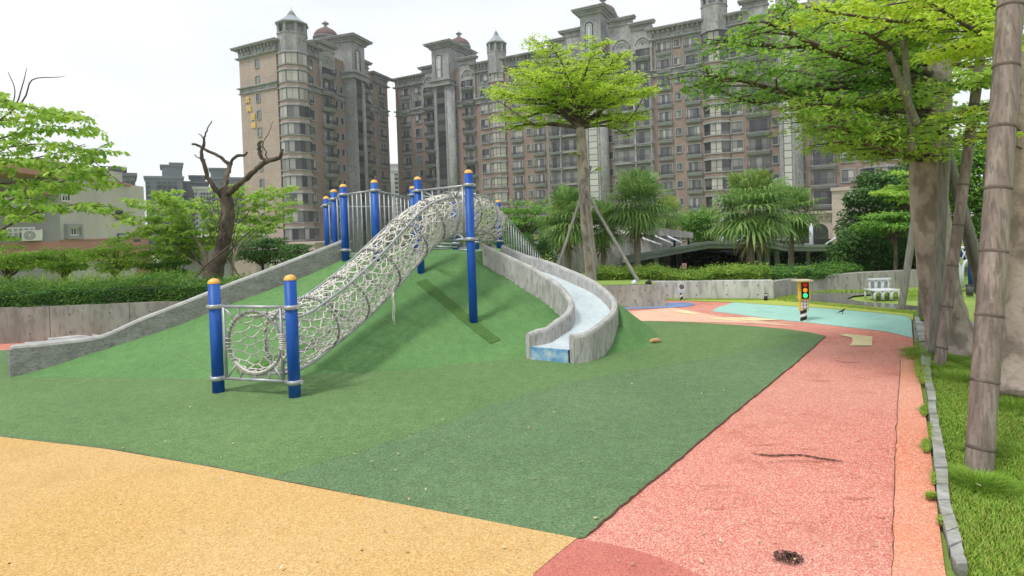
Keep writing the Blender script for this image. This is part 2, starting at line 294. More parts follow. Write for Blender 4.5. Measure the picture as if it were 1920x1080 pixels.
# dirty seam where the turf meets the path, worn ragged
crack([(1098,1009),(1150,965),(1200,922),(1250,883),(1302,839),(1355,794),(1400,757),(1445,720),(1490,683),(1520,657),(1549,631)], .010)
crack([(0,820),(200,843),(400,878),(540,906),(700,937),(870,970),(1082,1012)], .004)
g = MB(); c0 = G(1478,1048)
for _ in range(620):
    a = U(0,6.28); rr = .058*math.sqrt(U(0,1)) if U(0,1) < .85 else abs(random.gauss(0,.075)); w = U(.0018,.0042); x, y = c0.x+math.cos(a)*rr*1.15, c0.y+math.sin(a)*rr
    g.poly([(x+math.cos(k)*w*U(.7,1.3), y+math.sin(k)*w*U(.7,1.3)) for k in (0,1.2,2.4,3.6,4.8)], .0095)
M['soot'] = pm('soot', [(0.03,0.022,0.018),(0.10,0.06,0.045)], scale=60)
tag(g.build('burn_mark', M['soot']), kind='structure')
g = MB()     # shallow scuffs across the path
for _ in range(30):
    px, py = U(1300,1640), 660+U(0,1)**1.2*330; c = G(px,py); n = random.randint(3,7); L_ = U(.05,.35); w = U(.0015,.004)
    if proj(c)[0] < 1549-(py-631)*1.02+40: continue
    P = [Vector((c.x+L_*i/n, c.y+U(-.012,.012))) for i in range(n+1)]
    for i in range(n):
        wa = w*math.sin(math.pi*i/n)*U(.5,1.3); wb = w*math.sin(math.pi*(i+1)/n)*U(.5,1.3)
        g.add([(P[i].x,P[i].y-wa,.0085),(P[i+1].x,P[i+1].y-wb,.0085),(P[i+1].x,P[i+1].y+wb,.0085),(P[i].x,P[i].y+wa,.0085)], [(0,1,2,3)])
M['scuff'] = pm('scuff', [(.33,.09,.05),(.45,.14,.08)], scale=30)
tag(g.build('path_scuffs', M['scuff']), kind='structure')
tag(cr1.build('path_crack', M['crack']), kind='structure')
# ======================= MOUND =======================
M['concrete'] = pm('cast concrete', [(0.35,0.345,0.33),(0.43,0.425,0.405),(0.50,0.495,0.475)], scale=5, bump=0.3, bscale=30, fine=(16,(0.22,0.215,0.20),0.55), rough=0.85, stretch=(2.2,2.2,.5))
M['concrete_dark'] = pm('weathered concrete', [(0.21,0.21,0.195),(0.27,0.27,0.25),(0.34,0.34,0.32)], scale=5, bump=0.4, bscale=35, fine=(25,(0.13,0.13,0.12),0.55), stretch=(1,1,2.5))
M['concrete_top'] = pm('worn pale concrete', [(0.30,0.30,0.285),(0.47,0.47,0.455)], scale=6, bump=0.1)
M['blue_post'] = pm('blue paint', [(0.003,0.060,0.31),(0.005,0.078,0.37)], scale=3, rough=0.45, spec=0.3, fine=(6,(0.035,0.13,0.42),0.6), stretch=(1,1,.35))
M['orange'] = pm('amber cap', [(0.72,0.37,0.06),(0.80,0.46,0.12)], scale=12, rough=0.35, spec=0.5)
M['galv'] = pm('galvanised steel', [(0.27,0.29,0.30),(0.42,0.44,0.45)], scale=9, rough=0.42, spec=0.5, metal=0.35)
M['darkpipe'] = pm('dull grey pipe', [(0.16,0.17,0.18),(0.27,0.28,0.29)], scale=9, rough=0.5, metal=0.2)
M['rope'] = pm('off-white rope', [(0.58,0.56,0.50),(0.80,0.78,0.72)], scale=14, rough=0.9, bump=0.4, bscale=200)
M['rope_blue'] = pm('painted slide bed', [(0.42,0.50,0.55),(0.50,0.58,0.62),(0.56,0.63,0.66)], scale=2.0, rough=0.35, spec=0.5, fine=(9,(0.66,0.70,0.70),0.35))
M['blue_worn'] = pm('worn blue paint', [(0.06,0.20,0.42),(0.22,0.40,0.56),(0.55,0.58,0.56)], scale=9, rough=0.5)

def lerp2(a, b, t): return (a[0]+(b[0]-a[0])*t, a[1]+(b[1]-a[1])*t)
MC = (-1.3, 10.4); MH = 1.18
WA = tuple(W(17, 690, 6.75).to_2d()); WB = tuple(W(645, 470, 9.15).to_2d())
FOOT = [WA] + [tuple(G(x,y).to_2d()) for x,y in ((200,708),(430,711),(600,702),(800,691),(985,670),(1085,664),(1150,655))] + [tuple(G(1230,640).to_2d()), (1.75,9.3), (1.5,11.2), (-.3,13.4), (-4.0,13.2), (-5.0,11.2), (-5.5,9.2), (-7.0,8.6)]
TOP = [WB, (-2.2,8.95), (-1.4,9.35), (-.7,9.35), (-.05,9.6), (.0,10.6), (-.5,12.0), (-1.8,12.6), (-3.2,12.0), (-3.6,10.4)]
def radial(poly, ang):
    d = (math.cos(ang), math.sin(ang)); best = 0.1
    for i in range(len(poly)):
        a, b = poly[i], poly[(i+1)%len(poly)]; ax, ay = a[0]-MC[0], a[1]-MC[1]; bx, by = b[0]-MC[0], b[1]-MC[1]; ex, ey = bx-ax, by-ay
        den = d[0]*ey-d[1]*ex
        if abs(den) < 1e-9: continue
        t = (ax*ey-ay*ex)/den; s = (ax*d[1]-ay*d[0])/den
        if t > 0 and -1e-6 <= s <= 1+1e-6: best = max(best, t)
    return best
def mound_h(x, y):
    a = math.atan2(y-MC[1], x-MC[0]); r = math.hypot(x-MC[0], y-MC[1]); rf = radial(FOOT, a); rtt = radial(TOP, a)
    t = (rf-r)/(rf-rtt)
    if t <= 0: return t*0.3
    t = min(1.0, t)
    e = 1.18
    h = MH*(t**e)
    return min(h, MH) + 0.012*math.sin(x*3.1+y*1.7)*min(1,t*3)
# slide rails (top centre lines) read off the photo
NEAR = [(907,459,9.1),(958,482,8.75),(997,500,8.45),(1025,517,8.25),(1046,531,8.02),(1061,547,7.78),(1070.5,562.5,7.5),(1069,575.5,7.27),(1059,588.5,7.16),(1041,601,7.02),(1025,613,6.92),(1007,618,6.86),(989,625,6.78)]
FAR = [(942,460,9.75),(984,477,9.4),(1035.5,492.6,9.2),(1074,508,8.9),(1108,523.7,8.6),(1134,542,8.2),(1149.5,560,7.78),(1152,575.5,7.4),(1142,591,7.1),(1123.6,606.6,6.82),(1103,619.6,6.6),(1087,626,6.54),(1071,627,6.50)]
near = cat_rom([W(*p) for p in NEAR], 6); far = cat_rom([W(*p) for p in FAR], 6)
mid = [(a+b)/2 for a, b in zip(near, far)]
def cut_for_slide(x, y, h):
    for k, m_ in enumerate(mid):
        w = (near[k]-far[k]).to_2d().length/2
        if math.hypot(x-m_.x, y-m_.y) < w: h = min(h, m_.z-0.36)
    return h
def shoulder(x, y, h):      # turf banked up against the outside of the slide's far wall
    best = None
    for k in range(12, 60):
        f = far[k]; dx, dy = x-f.x, y-f.y; o_ = f-near[k]
        if dx*o_.x+dy*o_.y < -.02: continue
        dd = math.hypot(dx, dy)
        if best is None or dd < best[0]: best = (dd, k)
    if best:
        dd, k = best; off = .07+.30*min(1, max(0, (k-37)/15)); h = max(h, far[k].z-off-.80*dd)
    return h
_mh = mound_h
def mound_h(x, y):
    h = _mh(x, y)
    return shoulder(x, y, h) if x > .3 and y > 6.3 and y < 10.5 else h
g = MB(); st = 0.07; X0, X1, Y0, Y1 = -8.6, 3.0, 6.0, 14.6
nxx = int((X1-X0)/st); nyy = int((Y1-Y0)/st); H = {}
for j in range(nyy+1):
    for i in range(nxx+1):
        x, y = X0+i*st, Y0+j*st; h = mound_h(x, y)
        if h > 0.25 and x > -1 and y < 10.2: h = cut_for_slide(x, y, h)
        H[i,j] = h
idx = {}; vv = []; ff = []
for j in range(nyy):
    for i in range(nxx):
        q = [(i,j),(i+1,j),(i+1,j+1),(i,j+1)]
        if max(H[k] for k in q) > -0.02:
            f = []
            for k in q:
                if k not in idx: idx[k] = len(vv); vv.append((X0+k[0]*st, Y0+k[1]*st, max(H[k], -0.06)+0.0075))
                f.append(idx[k])
            ff.append(tuple(f))
g.add(vv, ff, smooth=True); struct(g.build('turf_mound', M['turf_mound']))
def drape(name, a, b, w, mat, lift, n=20):
    P = []
    for k in range(n+1):
        p = Vector(a).lerp(Vector(b), k/n); P.append(p)
    t = (P[-1]-P[0]).normalized(); nn = Vector((-t.y, t.x)); g = MB(); vs = []
    for p in P:
        for s in (-1, 0, 1):
            q = p+nn*(w/2*s); vs.append((q.x, q.y, max(mound_h(q.x, q.y), 0)+0.0075+lift))
    g.add(vs, [(k*3+c, k*3+c+1, k*3+c+4, k*3+c+3) for k in range(n) for c in (0,1)], smooth=True)
    return struct(g.build(name, M[mat]))
def mp2(px, py):     # where the line of sight meets the mound
    d = ray(px, py); t = 4.0
    while t < 16:
        p = EYE+d*t
        if p.z < max(mound_h(p.x, p.y),0)+.0075: return p.to_2d()
        t += 0.01
    return G(px, py).to_2d()
drape('turf_patch_strip', mp2(790,528), mp2(930,642), .17, 'turf_olive', .009)
drape('turf_patch_strip', mp2(640,478), mp2(585,506), .42, 'turf_lime', .012)
drape('turf_patch_strip', mp2(446,700), mp2(600,640), .16, 'turf_olive', .009)
M['seam'] = pm('turf seam', [(0.16,0.26,0.12),(0.20,0.30,0.15)], scale=20)
for a, b in (((693,585),(860,690)),((905,485),(960,560)),((300,640),(420,708)),((980,550),(1010,580)),((430,520),(640,640))):
    drape('turf_seam', mp2(*a), mp2(*b), .008, 'seam', .006, 30)

# ======================= CONCRETE SLIDE =======================
def wall_run(g, pts, th, zb, mi=0, mtop=1, up_side=None):
    """solid wall under a crest polyline with a rounded coping"""
    n = len(pts); sec = [(-.5,0,0),(-.5,-.035,1),(-.38,-.008,1),(0,0.008,1),(.38,-.008,1),(.5,-.035,1),(.5,0,0)]
    vs = []
    for i, p in enumerate(pts):
        t = (pts[min(i+1,n-1)]-pts[max(i-1,0)]).to_2d().normalized(); nn = Vector((-t.y, t.x, 0))
        for k,(o, dz, top) in enumerate(sec):
            q = p+nn*(o*th); vs.append((q.x, q.y, p.z+dz if top else (zb(i) if callable(zb) else zb)))
    m = len(sec)
    for i in range(n-1):
        for k in range(m-1):
            g.add([vs[i*m+k], vs[i*m+k+1], vs[(i+1)*m+k+1], vs[(i+1)*m+k]], [(0,1,2,3)], mtop if 1 <= k <= 4 else mi, 1 <= k <= 4)
    for e in (0, n-1): g.add(vs[e*m:(e+1)*m], [tuple(range(m))], mi)
def rz(pts, amp=.004): return [p+Vector((U(-amp,amp),U(-amp,amp),U(-amp,amp))) for p in pts]
sl_ = thing('concrete_slide', 'curved concrete slide with pale blue bed winding down the green turf mound', 'slide')
for pts in (near, far):
    g = MB(); wall_run(g, rz(pts,.003), .088, -0.05); g.build('side_wall', [M['concrete'], M['concrete_top']], sl_)
g = MB(); vs = []; n = len(mid)
for k in range(n):
    a, b = near[k], far[k]; m_ = (a+b)/2; f = min(1.0, (n-1-k)/14)
    zz = m_.z - (0.17+0.07*f)
    for j in range(7):
        s = j/6; q = a.lerp(b, 0.06+0.88*s); vs.append((q.x, q.y, zz + 0.05*(2*s-1)**2*f))
g.add(vs, [(k*7+j, k*7+j+1, (k+1)*7+j+1, (k+1)*7+j) for k in range(n-1) for j in range(6)], smooth=True)
g.build('slide_bed', M['rope_blue'], sl_)
e = vs[-7:]; g = MB(); dv = (mid[-1]-mid[-3]).to_2d().normalized()*0.012
g.add([(p[0]+dv.x,p[1]+dv.y,p[2]-.001) for p in e]+[(p[0]+dv.x,p[1]+dv.y,-.02) for p in e], [(j,j+1,j+8,j+7) for j in range(6)])
g.add([(p[0],p[1],p[2]+.001) for p in e]+[(p[0]+dv.x,p[1]+dv.y,p[2]-.001) for p in e], [(j,j+1,j+8,j+7) for j in range(6)])
g.build('slide_lip', M['blue_worn'], sl_)

# ======================= LONG CONCRETE PARAPET AND LANES BEHIND =======================
def par_pts(a, b, px):
    return [onplan(x, y, a, b) for x, y in px]
PW = [(17,655),(22,649),(40,646),(100,641),(190,628),(260,598),(345,565),(420,535),(500,505),(575,476),(645,449)]
pp = cat_rom(par_pts(WA, WB, PW), 4)
g = MB(); wall_run(g, rz(pp,.002), .085, lambda i: -0.04)
tag(g.build('ramp_parapet', [M['concrete_dark'], M['concrete_top']]), 'long weathered concrete parapet climbing the left edge of the turf mound', 'parapet')
nv = Vector((-(WB[1]-WA[1]), WB[0]-WA[0])).normalized()
tdir = Vector((WB[0]-WA[0], WB[1]-WA[1])).normalized()
lan = thing('wide_slide', 'broad concrete slide with low rounded kerbs behind the long parapet', 'slide')
for k, off in enumerate((.34, .66, 1.0)):
    q = [Vector((p.x+nv.x*off, p.y+nv.y*off, max(p.z-(.30+.05*k)*min(1,max(0,(j-14)/8)), .12))) for j, p in enumerate(pp)]
    q = [p+Vector((0,0,-.03-.01*k)) for p in q][(8,11,15)[k]:]
    g = MB(); wall_run(g, q, .09, -0.04); g.build('kerb', [M['concrete_dark'], M['concrete_top']], lan)
g = MB(); vs = []
for p in pp:
    for o in (.05, .95): vs.append((p.x+nv.x*o, p.y+nv.y*o, max(p.z-.2,0.03)))
g.add(vs, [(i*2,i*2+1,i*2+3,i*2+2) for i in range(len(pp)-1)]); g.build('slide_bed', M['concrete'], lan)

# ======================= POSTS, ROPE TUNNEL =======================
def post_mesh(parent, x, y, z0, z1, r=.058, name='post', collars=()):
    g = MB(); g.cyl((x,y,z0-.1),(x,y,z1-.05), r, 24); p = g.build(name, M['blue_post'], parent)
    g = MB(); g.lathe((x,y,z1-.05), [(r*1.02,-.004),(r*1.02,.004),(r*.95,.020),(r*.76,.036),(r*.42,.047),(.004,.051)], 24); g.build('post_cap', M['orange'], p)
    for zc in collars:
        g = MB(); g.lathe((x,y,zc), [(r*1.0,-.022),(r*1.22,-.022),(r*1.25,0),(r*1.22,.022),(r*1.0,.022)], 24)
        g.box((x+r*1.25,y-.02,zc),(.05,.03,.03)); g.box((x-r*1.25,y+.02,zc),(.05,.03,.03)); g.build('collar', M['galv'], p)
    return p
rope_t = thing('rope_tunnel', 'white rope net climbing tunnel with steel hoops strung between blue posts', 'climbing tunnel')
pA = G(410,736); pB = G(553,745); pC = W(790,527,8.85); pD = W(888,607,7.65)
zA = W(401,522,pA.y).z; zB = W(542,515,pB.y).z
rb = [W(478,645,(pA.y+pB.y)/2)]
zr_t = W(478,575,rb[0].y).z; zr_b = W(478,712,rb[0].y).z
post_mesh(rope_t, pA.x, pA.y, 0, zA, collars=(zr_t, zr_b)); post_mesh(rope_t, pB.x, pB.y, 0, zB, collars=(zr_t, zr_b))
zCt = W(784,331,pC.y).z; zDt = W(880,318,pD.y).z
tC = W(784,358,pC.y).z; tD = W(882,347,pD.y).z; bC = W(784,455,pC.y).z; bD = W(884,448,pD.y).z
post_mesh(rope_t, pC.x, pC.y, pC.z-.3, zCt, collars=(tC,)); post_mesh(rope_t, pD.x, pD.y, pD.z-.4, zDt, collars=(tD, bD))
def frame(name, a, b, zt1, zt2, zb1, zb2, c, rad):
    g = MB(); a = Vector((a.x,a.y,0)); b = Vector((b.x,b.y,0)); d = (b-a).normalized(); a2 = a+d*.07; b2 = b-d*.07
    def P(s, t):  # s along, t 0 bottom..1 top
        q = a2.lerp(b2, s); zt = zt1+(zt2-zt1)*s; zb = zb1+(zb2-zb1)*s; return Vector((q.x,q.y,zb+(zt-zb)*t))
    g.cyl(P(0,1),P(1,1),.016); g.cyl(P(0,0),P(1,0),.016)
    for s in (.05,.93): g.cyl(P(s,0),P(s,1),.015)
    ex = d; ring = [c+ex*(rad*math.cos(t))+Vector((0,0,1))*(rad*math.sin(t)) for t in [2*math.pi*k/32 for k in range(32)]]
    g.tube(ring, .012 if name == 'entry_frame' else .017, 8, closed=True)
    for s, t, an in ((.05,1,135),(.93,1,45),(.05,0,225),(.93,0,-45)):
        g.cyl(P(s,t), c+ex*(rad*math.cos(R(an)))+Vector((0,0,rad*math.sin(R(an)))), .012)
    for s in (.28,.5,.72):
        for t in (0,1):
            p = P(s,t); o = (p-c).dot(ex); o = max(-rad,min(rad,o)); h = math.sqrt(max(rad*rad-o*o,0)); g.cyl(p, c+ex*o+Vector((0,0,h if t else -h)), .010)
    return g.build(name, M['galv'], rope_t)
RT = .32
c0_ = W(477,643,(pA.y+pB.y)/2); dirA = Vector((pB.x-pA.x, pB.y-pA.y, 0)).normalized()
cT = W(838,404,(pC.y+pD.y)/2); 
frame('entry_frame', pA, pB, zr_t, zr_t, zr_b, zr_b, c0_, RT)
frame('exit_frame', pC, pD, tC, tD, bC, bD, cT, RT+.02)
# centre line
CL = [c0_, W(535,640,5.85), W(590,607,6.3), W(645,566,6.75), W(700,516,7.2), W(752,462,7.65), W(795,422,7.98), cT, W(868,398,8.75), W(898,404,9.3), W(915,420,9.9)]
cl = cat_rom(CL, 12)
def fr(i):
    t = (cl[min(i+1,len(cl)-1)]-cl[max(i-1,0)]).normalized()
    if i < 10:   # turn out of the entry plane
        t0 = Vector((-dirA.y, dirA.x, 0)); t = t0.lerp(t, i/10).normalized()
    x = t.cross(Vector((0,0,1))).normalized(); y = x.cross(t).normalized(); return cl[i], x, y, t
def tp(u, a, r=RT):      # u in 0..1 along, a angle
    f = u*(len(cl)-1); i = min(int(f), len(cl)-2); k = f-i
    p0, x0, y0, _ = fr(i); p1, x1, y1, _ = fr(i+1)
    return (p0+(x0*math.cos(a)+y0*math.sin(a))*r).lerp(p1+(x1*math.cos(a)+y1*math.sin(a))*r, k)
for k, u in enumerate((0,.085,.20,.31,.42,.53,.63,.80,.90,1.0)):
    g = MB(); g.tube([tp(u, 2*math.pi*j/28) for j in range(28)], .015 if u == 0 else .013, 8, closed=True); h = g.build('hoop', M['darkpipe'], rope_t)
    g = MB()
    for j in range(46):
        a = 2*math.pi*j/46+U(-.05,.05); c_ = tp(u, a); o_ = (tp(u, a, RT+.02)-c_).normalized(); t_ = (tp(min(u+.02,1), a)-tp(max(u-.02,0), a)).normalized()
        if U(0,1) < .15: continue
        sk = U(-.3,.3); tan = o_.cross(t_)
        g.tube([c_+(o_*math.cos(q)+t_*math.sin(q))*.022+tan*sk*.02*math.sin(q) for q in [2*math.pi*m_/6 for m_ in range(6)]], .0042, 4, closed=True)
    g.build('lashing_rope', M['rope'], h)
for a in (R(52), R(128), R(-60), R(-120)):
    g = MB(); g.tube([tp(k/60, a, RT+.012) for k in range(61)], .014, 8); g.build('side_rail', M['galv'], rope_t)
# net
g = MB()
def net(nu, nv, u0, u1, jit, rr, seed):
    rnd = random.Random(seed); node = {}
    def nd(i, j):
        j %= nv
        if (i, j) not in node:
            uu = u0+(u1-u0)*(i+rnd.uniform(-jit,jit))/nu; a = 2*math.pi*(j+0.5*(((i+1)//2)%2)+rnd.uniform(-jit,jit)*.9)/nv
            node[i,j] = tp(min(max(uu,0),1), a, RT-rnd.uniform(0,.02)*(1+2*max(0,math.cos(a-1.5))*0))
        return node[i,j]
    def seg(p, q, k=rr):
        m_ = (p+q)/2+Vector((rnd.uniform(-.006,.006),rnd.uniform(-.006,.006),rnd.uniform(-.014,.002))); g.tube([p,m_,q],[k*1.3,k,k*1.3],4,caps=False)
    for i in range(nu):
        for j in range(nv):
            seg(nd(i,j), nd(i+1,j))
            if i % 2 == 0: seg(nd(i,j), nd(i+1,j-1) if i % 4 == 0 else nd(i+1,j+1))
net(84, 19, 0.0, 1.0, .22, .0066, 3)
net(70, 13, 0.20, 1.0, .34, .0060, 5)
net(34, 13, 0.52, 1.0, .36, .0062, 9)
g.build('rope_net', M['rope'], rope_t)
g = MB()   # thick binding at the bottom lip and right side of the entry ring
for k in range(34):
    a = R(225)+R(95)*k/33; c_ = tp(0, a); g.tube([c_+Vector((math.cos(q)*.020*(1),-.02*math.sin(q),math.sin(q)*.030)) for q in [2*math.pi*m_/7 for m_ in range(7)]], .008, 5, closed=True)
for k in range(8):
    a = R(-8)+R(26)*k/7; c_ = tp(0, a)+dirA*.03; g.tube([c_+Vector((math.cos(q)*.035,-.035*math.sin(q),U(-.004,.004))) for q in [2*math.pi*m_/7 for m_ in range(7)]], .006, 5, closed=True)
g.build('binding', M['rope'], rope_t)
g = MB()
pd = W(735,548,7.0)
for k in range(3):
    q = [pd+Vector((U(-.01,.01)+.008*k, U(-.01,.01), -t*.36/5*(1+.06*k))) for t in range(6)]; g.tube(q, .006, 5)
g.build('loose_rope', M['rope'], rope_t)

# ======================= PLATFORM RAILINGS =======================
rail = thing('platform_railing', 'grey steel bar railing between blue posts around the mound top', 'railing')
def P3(px, D, zt): 
    p = W(px, 400, D); return Vector((p.x, p.y, zt))
posts = [(612,615,368,10.5),(626,630,355,9.8),(644,648,345,9.05),(703,706,337,8.95),(775,776,349,10.9),(852,853,359,11.2),(891,893,367,11.4),(934,936,375,11.8)]
pl = []
for tx, bx, ty, D in posts:
    p = W((tx+bx)/2, 420, D); zt = W(tx, ty, D).z; zc = zt-.17; pl.append((p.x, p.y, zc)); post_mesh(rail, p.x, p.y, 1.0, zt, collars=(zc, 1.32))
def bars(a, b, z0a, z0b, n, zt=None, lower=True):
    g = MB(); A = Vector(a); B = Vector(b); g.cyl(A, B, .016)
    A0 = Vector((A.x,A.y,z0a)); B0 = Vector((B.x,B.y,z0b)); g.cyl(A0, B0, .014)
    for k in range(1, n): t = k/n; g.cyl(A.lerp(B,t), A0.lerp(B0,t), .0115, 8)
    return g.build('rail_panel', M['galv'], rail)
bars(pl[0], pl[1], 1.3, 1.3, 3); bars(pl[1], pl[2], 1.3, 1.3, 3); bars(pl[2], pl[3], 1.25, 1.25, 7)
bars(pl[3], (W(772,372,10.6).x, 10.6, W(772,372,10.6).z), 1.25, 1.3, 9)
bars(pl[4], pl[5], 1.22, 1.22, 10); bars(pl[5], pl[6], 1.22, 1.22, 6)
g = MB(); g.cyl(W(760,387,10.9),W(600,388,10.9),.010); g.build('rail_panel', M['galv'], rail)
g = MB(); g.cyl(W(800,455,10.2), W(860,458,10.2), .018); g.cyl(W(805,462,10.2), W(858,463.5,10.2), .018); g.cyl(W(860,468,10.2), W(905,471,10.2), .018); g.build('rail_panel', M['galv'], rail)
stair = thing('stair_railing', 'sloping grey steel bar railing descending behind the concrete slide top', 'railing')
a = W(938,394,11.8); b_ = W(1016,481,13.2); g = MB(); g.cyl(a, b_, .016)
for k in range(1, 17):
    p = a.lerp(b_, k/17); g.cyl(p, (p.x,p.y,max(.2, p.z-.95)), .012, 8)
g.build('rail_panel', M['galv'], stair)
# ======================= APARTMENT BUILDINGS =======================
def brickmat(name, c1, c2, joint, floor=3.2):
    m, N, L, b = nodes(name, 0.8, 0.25)
    t = N.new('ShaderNodeTexCoord')
    n = N.new('ShaderNodeTexNoise'); n.inputs['Scale'].default_value = 0.22; n.inputs['Detail'].default_value = 8; n.inputs['Roughness'].default_value = .65
    mp = N.new('ShaderNodeMapping'); mp.inputs['Scale'].default_value = (1.6,1.6,.7); L.new(t.outputs['Object'], mp.inputs[0]); L.new(mp.outputs[0], n.inputs[0])
    r = N.new('ShaderNodeValToRGB'); e = r.color_ramp.elements; e[0].position = .3; e[0].color = rgba(c1); e[1].position = .7; e[1].color = rgba(c2); L.new(n.outputs[0], r.inputs[0])
    # tiles: x+y along the wall, z up
    s = N.new('ShaderNodeSeparateXYZ'); L.new(t.outputs['Object'], s.inputs[0]); a = N.new('ShaderNodeMath'); a.operation = 'ADD'; L.new(s.outputs[0], a.inputs[0]); L.new(s.outputs[1], a.inputs[1])
    c = N.new('ShaderNodeCombineXYZ'); L.new(a.outputs[0], c.inputs[0]); L.new(s.outputs[2], c.inputs[1])
    bt = N.new('ShaderNodeTexBrick'); bt.inputs['Scale'].default_value = 1; bt.inputs['Brick Width'].default_value = .42; bt.inputs['Row Height'].default_value = .2; bt.inputs['Mortar Size'].default_value = .02
    bt.inputs['Color1'].default_value = (1.08,1.05,1.0,1); bt.inputs['Color2'].default_value = (.84,.84,.86,1); bt.inputs['Mortar'].default_value = (.8,.82,.82,1); L.new(c.outputs[0], bt.inputs[0])
    mu = N.new('ShaderNodeMix'); mu.data_type = 'RGBA'; mu.blend_type = 'MULTIPLY'; mu.inputs[0].default_value = 1; L.new(r.outputs[0], mu.inputs[6]); L.new(bt.outputs[0], mu.inputs[7])
    L.new(mu.outputs[2], b.inputs['Base Color']); return m
M['brick'] = brickmat('brown wall tile', (.212,.154,.131), (.30,.224,.193), None)
M['brick_pale'] = brickmat('pale wall tile', (.34,.262,.228), (.42,.335,.295), None)
M['stone'] = pm('grey stone', [(.195,.196,.194),(.275,.275,.272),(.36,.36,.355)], scale=.5, detail=9, fine=(3.5,(.11,.12,.12),.5), stretch=(1,1,.5))
M['stone_lt'] = pm('pale grey stone', [(.19,.20,.196),(.29,.30,.292)], scale=1.2)
M['iron'] = pm('black iron', [(.02,.023,.026),(.045,.05,.053)], scale=5, rough=.5)
M['wframe'] = pm('dark window frame', [(.05,.054,.056),(.085,.088,.088)], scale=4, rough=.5)
def glassmat(name, cols, rough=.08):
    m, N, L, b = nodes(name, rough, .6)
    g = N.new('ShaderNodeNewGeometry'); o = N.new('ShaderNodeObjectInfo'); a = N.new('ShaderNodeMath'); a.operation = 'ADD'; L.new(g.outputs['Random Per Island'], a.inputs[0]); L.new(o.outputs['Random'], a.inputs[1])
    f = N.new('ShaderNodeMath'); f.operation = 'FRACT'; L.new(a.outputs[0], f.inputs[0])
    r = N.new('ShaderNodeValToRGB'); r.color_ramp.interpolation = 'CONSTANT'; e = r.color_ramp.elements
    e[0].position = 0; e[0].color = rgba(cols[0]); e[1].position = 1/len(cols); e[1].color = rgba(cols[1])
    for k in range(2, len(cols)): x = e.new(k/len(cols)); x.color = rgba(cols[k])
    L.new(f.outputs[0], r.inputs[0]); L.new(r.outputs[0], b.inputs['Base Color']); return m
M['glass'] = glassmat('window glass', [(.035,.038,.04),(.11,.11,.105),(.20,.195,.18),(.055,.058,.06),(.36,.35,.32),(.14,.14,.135),(.07,.075,.08),(.27,.27,.26)])  # pane tones include sky reflection as a pale colour, besides curtains
M['glass_dark'] = glassmat('dark glass', [(.02,.022,.025),(.045,.047,.05),(.03,.032,.034),(.10,.105,.10)])
M['glass_pale'] = glassmat('curtained glass', [(.34,.32,.27),(.40,.38,.33),(.26,.25,.22),(.36,.34,.30)])
M['glass_strip'] = glassmat('stair glass', [(.40,.41,.37),(.44,.45,.41),(.36,.37,.34),(.42,.42,.38)], .2)
M['glass_sky'] = glassmat('tall arched glass', [(.40,.43,.42),(.30,.33,.33),(.46,.48,.46)], .1)
M['dome'] = pm('dull red dome', [(.12,.075,.07),(.17,.11,.10)], scale=1.5)
M['zinc'] = pm('zinc roof', [(.20,.24,.27),(.33,.37,.40)], scale=1.5, rough=.4)
M['gold'] = pm('gilded letter', [(.75,.50,.10),(.82,.62,.22)], scale=3, rough=.35, spec=.6, metal=.4)

class Proto:
    """a repeated facade piece: its own mesh plus named sub-part meshes"""
    def __init__(s, name, parts):   # parts = [(name, MB, [mats])], the first is the piece itself
        s.name = name; s.parts = parts; s.me = [p[1].mesh(p[0], p[2]) for p in parts]
    def place(s, parent, loc, rot=0):
        o = link(s.parts[0][0], s.me[0], parent); o.location = loc; o.rotation_euler.z = rot
        for (n, _, _), me in zip(s.parts[1:], s.me[1:]): link(n, me, o)
        return o
def pane_grid(g, x0, x1, z0, z1, y, nx, zs=(), gap=.05, mi=0):
    zz = [z0]+list(zs)+[z1]
    for i in range(nx):
        for a, b in zip(zz, zz[1:]):
            xa = x0+(x1-x0)*i/nx+gap/2; xb = x0+(x1-x0)*(i+1)/nx-gap/2
            g.add([(xa,y,a+gap/2),(xb,y,a+gap/2),(xb,y,b-gap/2),(xa,y,b-gap/2)], [(0,1,2,3)], mi)
def surround(g, w, h, t=.18, d=.14):
    g.bb(-w/2-t,-w/2,-d,.06,-t,h+t); g.bb(w/2,w/2+t,-d,.06,-t,h+t); g.bb(-w/2,w/2,-d,.06,h,h+t); g.bb(-w/2,w/2,-d-.06,.06,-t,0)
def P_win(w, h, nx=2, tz=None, glass='glass', name='window'):
    g = MB(); surround(g, w, h); f = MB(); f.bb(-w/2,w/2,-.012,.02,0,h)
    p = MB(); pane_grid(p, -w/2+.04, w/2-.04, .03, h-.03, -.02, nx, [tz] if tz else [], .09)
    return Proto(name, [(name,g,[M['stone_lt']]),('window_frame',f,[M['wframe']]),('pane',p,[M[glass]])])
def arcpts(w, d, n=8, y0=0.0):      # bowed plan outline from (-w/2) to (w/2), outward = -y
    return [(-w/2+w*i/n, -(y0+d*math.sin(math.pi*i/n)**.6)) for i in range(n+1)]
def bow(g, w, d, y0, z0, z1, mi=0):
    g.poly([(x, y) for x, y in arcpts(w, d, 8, y0)]+[(w/2,.03),(-w/2,.03)], z0, z1, mi)
